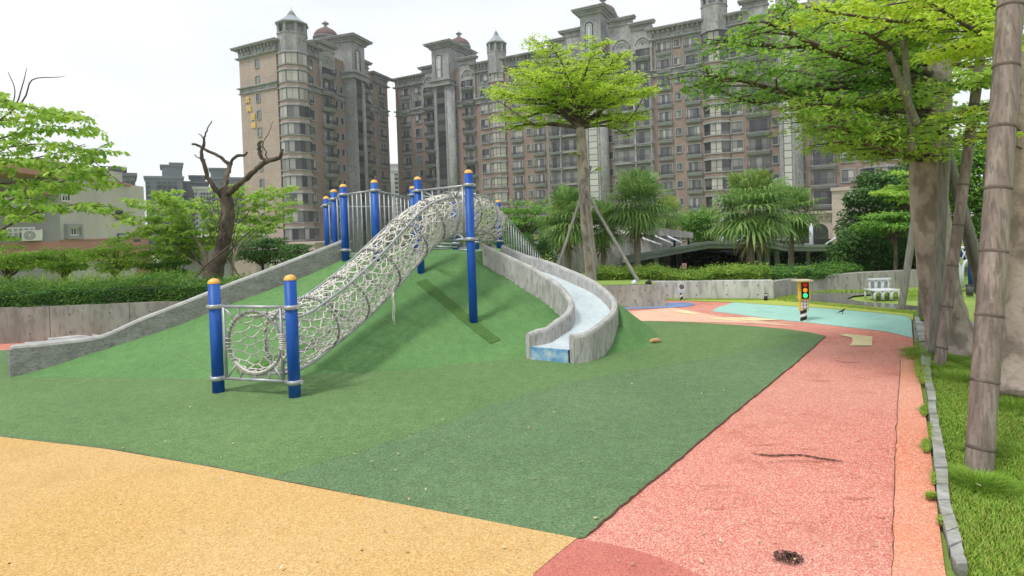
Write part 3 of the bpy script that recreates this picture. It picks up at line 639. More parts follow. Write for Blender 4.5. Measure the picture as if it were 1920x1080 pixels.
def bow_rail(g, w, d, y0, z0, z1, n=14, th=.05):
    P = arcpts(w, d, n, y0)
    for (x,y),(x2,y2) in zip(P, P[1:]):
        g.tube([(x,y,z1),(x2,y2,z1)], th*.6, 4, caps=False); g.tube([(x,y,(z0+z1)/2+.1),(x2,y2,(z0+z1)/2-.1)], th*.5, 4, caps=False)
        g.box((x,y,(z0+z1)/2),(th,th,z1-z0))
        g.tube([(x,y,z0+.1),((x+x2)/2,(y+y2)/2,z1-.2),(x2,y2,z0+.1)], th*.4, 4, caps=False)
    g.box((P[-1][0],P[-1][1],(z0+z1)/2),(th,th,z1-z0)); g.tube([(-w/2,0,z1),(-w/2,-y0,z1)],th*.6,4); g.tube([(w/2,0,z1),(w/2,-y0,z1)],th*.6,4)
def P_bwin(w, h):
    p = P_win(w, h, 4, None); g = MB()
    bow(g, w+.6, .22, .35, -.62, -.34); bow(g, w+.75, .25, .42, -.34, -.22); bow(g, w+.45, .15, .28, -.78, -.62)
    r = MB(); bow_rail(r, w+.55, .22, .34, -.22, .32, 12, .045)
    return Proto('window', p.parts+[('planter',g,[M['stone_lt']]),('railing',r,[M['iron']])])
def P_balc(w, dw):
    d = MB(); d.bb(-dw/2-.16,-dw/2,-.14,.06,0,2.35); d.bb(dw/2,dw/2+.16,-.14,.06,0,2.35); d.bb(-dw/2-.16,dw/2+.16,-.14,.06,2.35,2.52); d.bb(-dw/2,dw/2,-.012,.02,0,2.35,1)
    s = MB(); bow(s, w, .45, .75, -.30, -.02); bow(s, w+.22, .48, .86, -.02, .12); bow(s, w-.25, .35, .6, -.55, -.30)
    r = MB(); bow_rail(r, w-.05, .45, .78, .12, .98, 16, .045)
    p = MB(); pane_grid(p, -dw/2+.04, dw/2-.04, .1, 2.3, -.02, 3, [], .08)
    return Proto('balcony', [('balcony',d,[M['stone_lt'],M['wframe']]),('balcony_slab',s,[M['stone_lt']]),('railing',r,[M['iron']]),('pane',p,[M['glass']])])
def P_dbalc(w, mirror=False):
    k = -1 if mirror else 1
    d = MB(); d.bb(-w/2,w/2,-.02,.03,.1,2.75); 
    s = MB(); s.bb(-w/2,w/2,-1.15,.03,-.30,.0); s.bb(-w/2-.1,w/2+.1,-1.28,.03,0,.14)
    q = [(x*1.0+k*(-w*.22), y) for x, y in arcpts(w*.5, .5, 8, 1.15)]; s.poly(q+[(q[-1][0],-.9),(q[0][0],-.9)], -.30, .14)
    c = MB()
    for x in (k*(w*.08), k*(w/2-.1)): c.box((x,-1.1,1.55),(.17,.17,2.85)); c.box((x,-1.1,.6),(.34,.34,.95))
    r = MB()
    n = 30
    for i in range(n): x = -w/2+w*i/(n-1); y = -1.2-(.5*math.sin(math.pi*(min(max((x*k+w*.47)/(w*.5),0),1)))**.6 if 0 < (x*k+w*.47)/(w*.5) < 1 else 0); r.box((x,y,.55),(.05,.05,.85)); 
    prev = None
    for i in range(n):
        x = -w/2+w*i/(n-1); y = -1.2-(.5*math.sin(math.pi*(min(max((x*k+w*.47)/(w*.5),0),1)))**.6 if 0 < (x*k+w*.47)/(w*.5) < 1 else 0)
        if prev: r.tube([prev,(x,y,.98)],.035,4,caps=False); r.tube([(prev[0],prev[1],.3),(x,y,.75)],.022,4,caps=False)
        prev = (x,y,.98)
    p = MB(); pane_grid(p, min(k*(-w*.42),k*w*.02), max(k*(-w*.42),k*w*.02), .15, 2.4, -.04, 3, [], .09); pane_grid(p, min(k*w*.14,k*w*.42), max(k*w*.14,k*w*.42), .15, 2.4, -.04, 2, [], .09)
    return Proto('balcony', [('balcony',d,[M['stone']]),('balcony_slab',s,[M['stone_lt']]),('column',c,[M['stone']]),('railing',r,[M['iron']]),('pane',p,[M['glass']])])
def bayplan(w, d): c = w*.27; return [(-w/2,0),(-w/2,-d*.25),(-w/2+c,-d),(w/2-c,-d),(w/2,-d*.25),(w/2,0)]
def P_bay(w, d, h, dark=(0,4)):
    pl = bayplan(w, d); g = MB()
    pl2 = bayplan(w+.3, d+.15); g.poly(pl2, h, h+.22); g.poly(bayplan(w+.16,d+.08), h+.22, h+.34); g.poly(pl2, -.2, 0)
    f = MB(); pf = bayplan(w-.16, d-.07); f.poly(pf, 0, h)
    p = MB()
    for i in range(1, 4):
        a = Vector((*pf[i],0)); b = Vector((*pf[i+1],0)); t = (b-a).normalized(); nn = Vector((t.y,-t.x,0)); n = 2 if i == 2 else 1; ln = (b-a).length
        for j in range(n):
            q0 = a+t*(ln*j/n+.07)+nn*.015; q1 = a+t*(ln*(j+1)/n-.07)+nn*.015; mi = 0 if i == 2 else (1 if dark[0 if i == 1 else 1] else 0)
            for z0, z1 in ((.06,.55),(.63,h-.06)): p.add([(q0.x,q0.y,z0),(q1.x,q1.y,z0),(q1.x,q1.y,z1),(q0.x,q0.y,z1)], [(0,1,2,3)], mi)
    return Proto('bay_window', [('bay_window',g,[M['stone']]),('window_frame',f,[M['wframe']]),('pane',p,[M['glass_pale'],M['glass_dark']])])
def turret(root, x, y, z, r=2.3, rot=0.4):
    g = MB(); g.lathe((x,y,z), [(r,-4.4),(r,.0),(r*1.05,.06),(r*1.05,.25),(r*.96,.3)], 8, smooth=False, ang=rot); g.build('turret', M['stone'], root)
    g = MB()
    for j in range(8):
        a = rot+math.pi*2*j/8; g.box((x+math.cos(a)*r*.9, y+math.sin(a)*r*.9, z+1.1),(.42,.42,1.7))
    g.lathe((x,y,z), [(r*.70,.3),(r*.70,1.9)], 8, 1, False, rot)
    g.lathe((x,y,z), [(r*.95,1.9),(r*1.12,2.0),(r*1.12,2.2),(r*.9,2.25)], 8, 0, False, rot); g.build('lantern', [M['stone_lt'],M['stone']], root)
    g = MB(); g.lathe((x,y,z), [(r*1.08,2.2),(r*.62,3.1),(r*.28,3.9)], 8, 0, False, rot)
    g.lathe((x,y,z), [(r*.30,3.85),(r*.30,4.05),(r*.16,4.1),(r*.2,4.4),(r*.12,4.7),(.05,4.9),(.03,5.5)], 8, 1, True); g.build('turret_roof', [M['zinc'],M['stone']], root)
ZC = 37.2
class Facade:
    def __init__(s, root, O, uu, L_, depth, zb=-3.6):
        s.root = root; s.O = Vector(O); s.u = Vector(uu).normalized(); s.L = L_; s.items = []
        s.yin = Vector((-s.u.y, s.u.x))        # local +y, away from the street
    def s_of(s, px, py=280):
        p = onplan(px, py, s.O, s.O+s.u); return (p.to_2d()-s.O).dot(s.u)
    def size(s, x):
        p = s.O+s.u*x; return 1060/p.y
    def col(s, proto, x, z_off, ks=range(12), y=0):
        for k in ks: s.items.append((s.size(x), proto, (x, y, 34.6-3.2*k+z_off)))
    def finish(s, cap=100, off=Matrix()):
        by = {}
        for it in s.items: by.setdefault(it[1].name, []).append(it)
        for nm, its in by.items():
            its.sort(key=lambda q: (-round(q[0],3), -q[2][2])); 
            for sz, pr, loc in its[:cap]:
                o = pr.place(s.root, (0,0,0)); o.matrix_local = off @ Matrix.Translation(loc)
            if its[cap:]:
                g = MB(); mats = []
                for sz, pr, loc in its[cap:]:
                    for n, mb, ms in pr.parts:
                        mi = []
                        for m in ms:
                            if m not in mats: mats.append(m)
                            mi.append(mats.index(m))
                        T = off @ Matrix.Translation(loc); o = len(g.v); g.v.extend([tuple(T @ Vector(v)) for v in mb.v])
                        for f, q, sm in zip(mb.f, mb.m, mb.sm): g.f.append(tuple(i+o for i in f)); g.m.append(mi[q]); g.sm.append(sm)
                tag(g.build(nm, mats, s.root), kind='stuff')
def cornice(root, x0, x1, z=ZC, y=0, ends=True, T=Matrix()):
    g = MB(); e = .9 if ends else 0
    g.bb(x0,x1,y-.10,y+.5,z-1.9,z-.35); g.bb(x0-e,x1+e,y-1.0,y+.5,z-.35,z-.12); g.bb(x0-e*1.1,x1+e*1.1,y-1.15,y+.5,z-.12,z+.06)
    g.bb(x0-.3,x1+.3,y-.42,y+.5,z-2.15,z-1.9); g.bb(x0-.5,x1+.5,y-.62,y+.5,z-2.0,z-1.88)
    n = int((x1-x0)/.85)
    for i in range(n):
        x = x0+(i+.5)*(x1-x0)/n; g.bb(x-.14,x+.14,y-.6,y-.1,z-.95,z-.35); 
        if i % 2: g.bb(x-.2,x+.2,y-.3,y-.1,z-1.5,z-.95)
    o = g.build('cornice', M['stone'], root); o.matrix_local = T; return o
def belt(root, x0, x1, z=29.4, T=Matrix(), y=0):
    g = MB(); g.bb(x0,x1,y-.12,y+.3,z-.75,z+.1); g.bb(x0-.3,x1+.3,y-.55,y+.3,z+.1,z+.3); g.bb(x0-.2,x1+.2,y-.35,y+.3,z-.9,z-.75)
    o = g.build('belt_course', M['stone'], root); o.matrix_local = T; return o
def arch_block(root, x0, x1, ztop, T=Matrix(), y=-.35):
    """stepped parapet with an arched fanlight over the balconies, on two tall thin piers"""
    g = MB(); g.bb(x0,x1,y,.3,ZC-3.2,ztop-.5); g.bb(x0-.5,x1+.5,y-.6,.3,ztop-.5,ztop-.2); g.bb(x0-.65,x1+.65,y-.8,.3,ztop-.2,ztop)
    g.bb(x0-.2,x1+.2,y-.2,.3,ztop-1.35,ztop-1.15)
    xm = (x0+x1)/2; r = min((x1-x0)*.36, 1.7); zc = ZC-2.4
    g.tube([(xm+math.cos(t)*r, y-.05, zc+math.sin(t)*r) for t in [math.pi*k/12 for k in range(13)]], .16, 5)
    g.tube([(xm+math.cos(t)*r*.6, y-.02, zc+math.sin(t)*r*.6) for t in [math.pi*k/10 for k in range(11)]], .09, 5)
    for k in range(1, 6): t = math.pi*k/6; g.tube([(xm,y-.02,zc),(xm+math.cos(t)*r,y-.02,zc+math.sin(t)*r)], .05, 4)
    for x in (x0+.25, x1-.25): g.bb(x-.22,x+.22,y-.1,.1,29.6,ZC-3.1)
    o = g.build('arched_parapet', M['stone'], root); o.matrix_local = T; return o
def tower(root, x0, x1, zroof, T=Matrix(), prot=1.9, strip=True, inward=7.0, dome_dx=0, pale=True):
    g = MB(); xm = (x0+x1)/2; w = x1-x0
    g.bb(x0,x1,-prot,.4,-3.6,33.2)
    g.bb(x0-.7,x1+.7,-prot-.7,.4,33.2,33.6); g.bb(x0-.45,x1+.45,-prot-.45,.4,33.6,34.3); g.bb(x0-.8,x1+.8,-prot-.8,.4,34.3,34.6)
    g.bb(x0-.15,x1+.15,-prot-.1,inward*.7,34.6,zroof-1.0)
    g.lathe((x1-.4,-prot+1.0,0), [(1.1,-3.5),(1.1,33.1)], 14)
    g.bb(x0+w*.12,x0+w*.2,-prot-.18,-prot,-3.5,33.1); g.bb(x1-w*.2-.25,x1-w*.12-.25,-prot-.18,-prot,-3.5,33.1)
    o = g.build('stair_tower', M['stone'], root); o.matrix_local = T
    g = MB(); e = 2.0
    for a, b, dd in ((zroof-1.2,zroof-.8,.5),(zroof-.8,zroof-.45,.8),(zroof-.45,zroof-.15,1.35),(zroof-.15,zroof,1.5)): g.bb(x0-dd,x1+dd,-prot-dd,inward+dd,a,b)
    q = g.build('tower_roof', M['stone'], root); q.matrix_local = T
    cy = inward*.86; cx = xm+dome_dx; g = MB(); r = 2.55
    g.lathe((cx,cy,zroof), [(r,0),(r,1.0),(r*1.06,1.05),(r*1.06,1.25)], 24, 1)
    g.lathe((cx,cy,zroof+1.25), [(r*math.cos(t), r*.8*math.sin(t)) for t in [math.pi/2*k/8 for k in range(8)]]+[(.5,r*.8)], 24, 0)
    for k in range(12): a = k*math.pi/6; g.box((cx+r*math.cos(a),cy+r*math.sin(a),zroof+.5),(.3,.3,.6),2)
    g.lathe((cx,cy,zroof+1.2+r*.8), [(.7,0),(.7,.15),(.35,.2),(.35,.9),(.75,.95),(.7,1.1),(.35,1.35),(.06,1.5),(.03,1.9)], 10, 1)
    q = g.build('dome', [M['dome'],M['stone_lt'],M['wframe']], root); q.matrix_local = T
    xs_ = x0+w*.42
    g = MB(); hw = w*.19; zt = zroof-2.6    # arched window
    g.tube([(xs_-hw,-prot-.12,35.2),(xs_-hw,-prot-.12,zt-hw)]+[(xs_-math.cos(t)*hw,-prot-.12,zt-hw+math.sin(t)*hw) for t in [math.pi*k/8 for k in range(9)]]+[(xs_+hw,-prot-.12,35.2)], .14, 5)
    g.tube([(xs_-hw*.5,-prot-.12,35.2),(xs_-hw*.5,-prot-.12,zt-hw*1.2)]+[(xs_-math.cos(t)*hw*.5,-prot-.12,zt-hw*1.2+math.sin(t)*hw*.5) for t in [math.pi*k/6 for k in range(7)]]+[(xs_+hw*.5,-prot-.12,35.2)], .05, 4)
    g.tube([(xs_-hw,-prot-.12,36.9),(xs_+hw,-prot-.12,36.9)], .05, 4)
    q = g.build('arched_window', M['wframe'], root); q.matrix_local = T
    g = MB(); pts = [(xs_-hw,35.2),(xs_+hw,35.2)]+[(xs_+math.cos(t)*hw, zt-hw+math.sin(t)*hw) for t in [math.pi*k/8 for k in range(9)]]
    g.add([(a,-prot-.115,b) for a,b in pts], [tuple(range(len(pts)))]); link('pane', g.mesh('pane', M['glass_sky']), q)
    g = MB(); a = x0+w*.22; b = x1-w*.22-.35; k = int(36.0/1.2)
    g.bb(a,b,-prot-.03,-prot,-3.4,33.1); q = g.build('stair_window', M['wframe'], root); q.matrix_local = T
    g = MB()
    for i in range(k): z0 = 33.0-1.2*i; g.add([(a+.06,-prot-.045,z0-1.08),(b-.06,-prot-.045,z0-1.08),(b-.06,-prot-.045,z0),(a+.06,-prot-.045,z0)], [(0,1,2,3)])
    link('pane', g.mesh('pane', M['glass_strip'] if pale else M['glass_dark']), q)

def frame_at(root, O, uu):
    uu = Vector(uu).normalized(); yv = Vector((-uu.y, uu.x))
    return Matrix(((uu.x, yv.x, 0, O[0]), (uu.y, yv.y, 0, O[1]), (0,0,1,0), (0,0,0,1)))
# ---- long block on the right ----
b2 = thing('apartment_block', 'long brown tiled apartment block with domed grey stair towers spanning the right of the skyline', 'apartment building')
pL = W(746,300,134.1); pR = W(1391,300,98.4); O2 = pL.to_2d(); u2 = (pR.to_2d()-O2).normalized()
b2.matrix_world = frame_at(b2, O2, u2)
fb = Facade(b2, O2, u2, 0, 0); S = fb.s_of
Lb = S(1745)
g = MB(); g.bb(0,Lb,0,14,-3.6,ZC-.3); g.build('wall', M['brick'], b2)
win_m = P_win(1.75,1.9,2,.6); swin = P_win(.95,1.15,2); bw = P_bwin(2.1,1.75); bal = P_balc(3.7,2.9); bal_s = P_balc(3.0,2.2)
swn = P_win(.8,1.3,1,glass='glass_dark')
bayp = P_bay(4.3,1.25,2.0,(1,1)); bayq = P_bay(3.8,1.15,2.0,(0,0))
dbl = P_dbalc(7.4); dbr = P_dbalc(6.6, True)
for px in (764.5,971,1012,1249,1302): fb.col(bw, S(px), -1.75)
for px in (787,911,1383,1589): fb.col(win_m, S(px), -1.9)
for px in (993,1274,1618): fb.col(swin, S(px), -1.2)
for px in (857,1097.5,1146,1454,1504): fb.col(swn, S(px), -1.3)
for px in (811,883): fb.col(bal_s, S(px), -2.35, y=-.0)
for px in (1423,1543): fb.col(bal, S(px), -2.35)
fb.col(dbl, S(1189), -2.4, range(2,12)); fb.col(dbr, S(1060), -2.4, range(2,12))
for px in (1172,1209,1046,1078): fb.col(bal_s, S(px), -2.35, range(0,2))
for px, pr, w in ((936,bayq,3.8),(1345,bayp,4.3),(1650,bayp,4.3)):
    x = S(px); fb.col(pr, x, -2.0, y=0)
    g = MB(); dd = 1.25 if pr is bayp else 1.15; g.poly([(a+x,b) for a,b in bayplan(w-.3, dd-.15)], -3.6, 34.9)
    for k in range(12): g.poly([(a+x,b) for a,b in bayplan(w-.02, dd)], 34.6-3.2*k-2.0-.9, 34.6-3.2*k-2.0-.19)
    g.build('bay', M['brick'], b2)
    turret(b2, x, .3, 39.0 if px != 936 else 38.6, 2.25 if px != 936 else 2.0, R(22.5))
fb.finish()
for px in (764.5,971,1012,1249,1302,787,911,1383,1589):     # carved panels between the two top floors
    x = S(px); g = MB(); hw = 1.25 if px in (787,911,1383,1589) else 1.4
    g.bb(x-hw,x+hw,-.09,.02,31.62,32.48); g.bb(x-hw-.15,x-hw,-.2,.02,29.75,35.0); g.bb(x+hw,x+hw+.15,-.2,.02,29.75,35.0); g.bb(x-hw,x+hw,-.09,.02,34.8,35.0); g.lathe((x,-.12,32.05),[(.28,-.2),(.28,.2)],8); g.build('spandrel', M['stone_lt'], b2)
segs = [0]+[S(p) for p in (798,824)]
cornice(b2, 0, S(796)); cornice(b2, S(894), S(1036)); cornice(b2, S(1228), S(1398)); cornice(b2, S(1566), Lb)
belt(b2, 0, S(824)); belt(b2, S(852), S(1104)); belt(b2, S(1137), S(1464)); belt(b2, S(1497), Lb)
arch_block(b2, S(797), S(825), 38.7); arch_block(b2, S(868), S(897), 38.9); arch_block(b2, S(1036), S(1062), 38.9); arch_block(b2, S(1062), S(1100), 40.2)
arch_block(b2, S(1150), S(1193), 40.4); arch_block(b2, S(1193), S(1229), 38.9); arch_block(b2, S(1398), S(1446), 39.0); arch_block(b2, S(1520), S(1566), 39.2)
tower(b2, S(826), S(855), 42.7, pale=False); tower(b2, S(1103), S(1138), 42.9); tower(b2, S(1463), S(1498), 42.9)
g = MB(); g.bb(.2,Lb,2.5,13.5,ZC-.4,ZC-.2); g.build('roof', M['stone'], b2)
# ---- left tower block with the gilded characters ----
b1 = thing('apartment_block', 'brown corner apartment tower with gilded characters on its blank pale left wall', 'apartment building')
gA = W(457,300,108.6).to_2d(); gB = W(524,300,104.2).to_2d(); rA = W(572,300,105.2).to_2d(); rB = W(731,300,133.0).to_2d()
u1 = (rB-rA).normalized(); ug = (gB-gA).normalized()
ctr = Vector(((gB.x+rA.x)/2+.6, (gB.y+rA.y)/2+.9))
b1.matrix_world = frame_at(b1, rA, u1)
inv = b1.matrix_world.inverted()
def loc1(p): q = inv @ Vector((p.x, p.y, 0)); return (q.x, q.y)
lgA, lgB, lrB = loc1(gA), loc1(gB), loc1(rB)
g = MB(); g.poly([lgA, lgB, loc1(ctr), (0,0), (lrB[0],0), (lrB[0],12.5), (lgA[0]+12, lgA[1]+2)], -3.6, ZC-.3); g.build('wall', M['brick'], b1)
TG = inv @ frame_at(None, gA, ug); lgl = (gB-gA).length
g = MB(); g.bb(-.05,lgl+.3,-.06,.1,-3.6,ZC-1.9); o = g.build('gable_wall', M['brick_pale'], b1); o.matrix_local = TG
g = MB()
for k in range(11): g.bb(0,lgl,-.075,-.055,34.0-3.2*k-.03,34.0-3.2*k+.03)
o = g.build('tile_joint', M['stone'], b1); o.matrix_local = TG
fg = Facade(b1, gA, ug, 0, 0); fg.col(P_win(.85,1.45,1), fg.s_of(489), -1.55, y=-.06); fg.finish(100, TG)
cornice(b1, -.2, lgl+.2, T=TG); belt(b1, -.2, lgl+.2, T=TG)
fr_ = Facade(b1, rA, u1, 0, 0); S1 = fr_.s_of
fr_.col(P_win(1.5,1.9,2,.6), S1(587), -1.9); bal1 = P_balc(3.9,2.8)
fr_.col(bal1, S1(617), -2.35); fr_.col(swn, S1(634), -1.3); fr_.col(swn, S1(643.5), -1.3)
fr_.col(bal1, S1(683), -2.35); fr_.col(win_m, S1(699.5), -1.9); fr_.col(bw, S1(718), -1.75)
lc = loc1(ctr); rb_ = 2.75
# corner bay: octagonal stack
g = MB(); g.lathe((lc[0],lc[1],0), [(rb_-.05,-3.6),(rb_-.05,34.8)], 8, smooth=False, ang=R(10)); g.build('bay', M['brick_pale'], b1)
gg = MB(); gg.lathe((0,0,0), [(rb_+.18,-.2),(rb_+.18,0)], 8, 0, False, R(10)); gg.lathe((0,0,0), [(rb_+.2,2.0),(rb_+.2,2.22),(rb_+.05,2.34)], 8, 0, False, R(10))
ff_ = MB(); ff_.lathe((0,0,0), [(rb_,0),(rb_,2.0)], 8, 0, False, R(10)); pp_ = MB()
for j in range(8):
    a0, a1 = R(10)+math.pi*j/4, R(10)+math.pi*(j+1)/4; p0 = Vector((math.cos(a0),math.sin(a0),0))*(rb_+.02); p1 = Vector((math.cos(a1),math.sin(a1),0))*(rb_+.02)
    for k in range(2):
        q0 = p0.lerp(p1, .04+.46*k+.02); q1 = p0.lerp(p1, .04+.46*(k+1)-.01)
        pp_.add([(q0.x,q0.y,.08),(q1.x,q1.y,.08),(q1.x,q1.y,1.92),(q0.x,q0.y,1.92)], [(0,1,2,3)])
cb = {m: Proto('bay_window', [('bay_window',gg,[M['stone']]),('window_frame',ff_,[M['wframe']]),('pane',pp_,[M[m]])]) for m in ('glass_pale','glass')}
for k in range(12): fr_.items.append((9, cb['glass_pale' if k < 3 else 'glass'], (lc[0], lc[1], 34.6-3.2*k-2.0)))
fr_.finish()
turret(b1, lc[0], lc[1], 39.2-1.0, rb_-.05, R(10))
cornice(b1, .6, S1(603), T=Matrix()); cornice(b1, S1(703), lrB[0]); belt(b1, .6, S1(652)); belt(b1, S1(672), lrB[0])
arch_block(b1, S1(603), S1(631), 38.8); arch_block(b1, S1(674), S1(694), 38.8)
tower(b1, S1(650), S1(672), 41.9, pale=False, prot=2.2, inward=6.5)
# gilded characters, staggered down the blank wall
for ch, px, py, sz in (('宜',466,188,1.25),('誠',468.5,205,1.25),('登',476.5,220,1.35),('峰',477.5,236,1.35)):
    cu = bpy.data.curves.new('gilded_character', 'FONT'); cu.body = ch; cu.size = sz; cu.extrude = .12; cu.offset = .008; cu.align_x = 'CENTER'; cu.align_y = 'CENTER'; cu.materials.append(M['gold'])
    tmp = bpy.data.objects.new('tmp', cu); C.objects.link(tmp); bpy.context.view_layer.update()
    me = bpy.data.meshes.new_from_object(tmp.evaluated_get(bpy.context.evaluated_depsgraph_get())); bpy.data.objects.remove(tmp)
    if not me.materials: me.materials.append(M['gold'])
    o = link('gilded_character', me, b1)
    p = onplan(px, py, gA, gB); s_ = (p.to_2d()-gA).dot(ug)
    o.matrix_local = TG @ Matrix.Translation((s_, -.16, p.z)) @ Matrix.Rotation(R(90), 4, 'X')

# ---- street-level podium in pale stone under the long block ----
M['podium'] = pm('pink podium stone', [(.36,.29,.26),(.46,.38,.34)], scale=.8, fine=(2,(.30,.24,.21),.5))
pod = thing('podium', 'pale pink stone podium with arches at the foot of the long apartment block', 'building')
pod.matrix_world = frame_at(None, O2, u2)
g = MB(); xa, xb = S(1478), S(1640); g.bb(xa,xb,-7,-.02,-3.6,1.7); g.bb(xa-.3,xb+.3,-7.4,-.02,1.7,2.1); g.bb(xa-.5,xb+.5,-7.8,-.02,2.1,2.5)
for k in range(14): x = xa+.6+k*(xb-xa-1)/13; g.bb(x-.15,x+.15,-7.3,-7,1.1,1.7)
g.bb(S(1555),S(1585),-8.2,-7,-3.6,5.4); g.bb(S(1553),S(1587),-8.5,-7,5.4,5.9)
g.build('wall', M['podium'], pod)
for px in (1505,1533):
    x = S(px); g = MB(); r = 1.15; pts = [(x-r,-3.5),(x+r,-3.5),(x+r,-.6)]+[(x+math.cos(t)*r,-.6+math.sin(t)*r) for t in [math.pi*k/8 for k in range(1,8)]]+[(x-r,-.6)]
    g.add([(a,-7.03,b) for a,b in pts], [tuple(range(len(pts)))]); g.build('archway', M['glass_dark'], pod)
pod1 = thing('podium', 'low stone podium at the foot of the corner apartment tower', 'building'); q = W(560,455,98).to_2d()
g = MB(); e = ug; g.box((q.x,q.y+2,-1.9),(14,8,3.5),ax=(ug.x,ug.y)); g.box((q.x,q.y+2,0),(14.6,8.6,.35),ax=(ug.x,ug.y)); g.build('wall', M['podium'], pod1)

# ---- other buildings ----
M['cream_wall'] = pm('pale render', [(.36,.35,.31),(.44,.43,.385),(.50,.485,.44)], scale=.35, detail=8, stretch=(1,1,.5))
M['grey_wall'] = pm('grey render', [(.24,.245,.24),(.32,.325,.32)], scale=.4, detail=8, stretch=(1,1,.5))
M['pink_wall'] = pm('faded red tile', [(.36,.19,.15),(.44,.24,.19)], scale=.5, detail=8)
M['white_paint'] = pm('white paint', [(.62,.62,.60),(.72,.72,.70)], scale=4, rough=.5)
M['teal_glass'] = glassmat('green glass', [(.22,.31,.30),(.30,.38,.36),(.12,.16,.16),(.34,.40,.40)])
lb = thing('school_building', 'low cream and grey building with a faded red band behind the left trees', 'building')
A = W(112,400,34).to_2d(); B = W(272,400,44).to_2d(); Cc = W(-60,400,31.5).to_2d()     # corner at px 112, cream side runs back to 272
ua = (B-A).normalized(); ub = (A-Cc).normalized(); lb.matrix_world = frame_at(None, A, ua); linv = lb.matrix_world.inverted(); TL = linv @ frame_at(None, Cc, ub)
la = (B-A).length; lc2 = (A-Cc).length
zt = W(270,350,44).z; 
g = MB(); g.bb(0,la,.02,14,-3.6,zt); g.bb(-.2,la*.82,.6,9,zt,zt+.9); g.build('wall', M['cream_wall'], lb)
g = MB(); g.bb(0,lc2,0,9,-3.6,zt-.3); o = g.build('wall', M['grey_wall'], lb); o.matrix_local = TL
g = MB(); g.bb(-9,0.1,-.45,8,zt-.3,zt+.25); g.bb(-.3,la*.8,-.12,.02,zt-.1,zt+.05); o = g.build('eaves', M['pink_wall'], lb)
g = MB(); z0, z1 = W(112,496,34).z, W(112,452,34).z; g.bb(-.06,la+.1,-.07,.02,z0,z1); g.bb(-.1,la+.1,-.12,.02,z1,z1+.08); g.bb(la-1.6,la+.2,-.3,.5,-3.6,z0); g.build('red_band', M['pink_wall'], lb)
g = MB(); g.bb(0,lc2+.07,-.07,0,z0,z1); g.bb(0,lc2,-.3,0,z1+2.75,z1+2.95); o = g.build('red_band', M['pink_wall'], lb); o.matrix_local = TL
def simple_window(root, T, x0, x1, z0, z1, nx, fr='white_paint', gl='teal_glass', sur=None, tz=None):
    g = MB(); t = .07; g.bb(x0,x1,-.06,-.02,z0,z1); 
    if sur: 
        for a, b, c_, d in ((x0-.22,x0,z0-.22,z1+.22),(x1,x1+.22,z0-.22,z1+.22),(x0,x1,z1,z1+.22),(x0,x1,z0-.22,z0)): g.bb(a,b,-.2,.02,c_,d,1)
    o = g.build('window', [M[fr], M[sur or fr]], root); o.matrix_local = T
    g = MB(); pane_grid(g, x0+.04, x1-.04, z0+.04, z1-.04, -.07, nx, [tz] if tz else [], .08); link('pane', g.mesh('pane', M[gl]), o); return o
def sxx(px, a, b): p = onplan(px, 430, a, b).to_2d(); return (p-a).dot((b-a).normalized())
zz = lambda py, D, px=100: W(px, py, D).z
simple_window(lb, Matrix(), sxx(125,A,B), sxx(146,A,B), zz(443,35), zz(428,35), 4, sur='grey_wall', gl='glass')
simple_window(lb, Matrix(), sxx(104,A,B)+.6, sxx(133,A,B), zz(380,35), zz(366,35), 3, gl='glass_dark')
simple_window(lb, Matrix(), sxx(218,A,B), sxx(231,A,B), zz(411,40,220), zz(394,40,220), 1, gl='glass_dark', fr='wframe')
simple_window(lb, Matrix(), sxx(219,A,B), sxx(233,A,B), zz(456,40,220), zz(438,40,220), 1, gl='teal_glass', fr='wframe')
simple_window(lb, Matrix(), sxx(247,A,B), sxx(262,A,B), zz(456,42,250), zz(438,42,250), 1, gl='teal_glass', fr='wframe')
simple_window(lb, TL, sxx(12,Cc,A), sxx(66,Cc,A), zz(448,33), zz(424,33), 5, tz=zz(433,33))
simple_window(lb, TL, sxx(12,Cc,A), sxx(60,Cc,A), zz(389,33), zz(361,33), 4, tz=zz(370,33))
simple_window(lb, TL, sxx(-58,Cc,A), sxx(-20,Cc,A), zz(448,33), zz(424,33), 5, tz=zz(433,33))
g = MB(); x = sxx(60,Cc,A); g.bb(x-.45,x+.45,-.5,-.08,zz(450,33),zz(450,33)+.62); o = g.build('air_conditioner', M['white_paint'], lb); o.matrix_local = TL
g = MB(); zc_ = zz(450,33)+.31
for r_ in (.10,.17,.24): g.tube([(x-.1+math.cos(t)*r_,-.515,zc_+math.sin(t)*r_) for t in [2*math.pi*k/16 for k in range(16)]], .012, 4, closed=True)
link('fan_grille', g.mesh('fan_grille', M['wframe']), o)
g = MB(); xx = sxx(78,Cc,A); g.tube([(xx-.3,-.1,zz(446,33)),(xx,-.1,zz(446,33)),(xx,-.1,zz(428,33))], .05, 6); o = g.build('drain_pipe', M['white_paint'], lb); o.matrix_local = TL

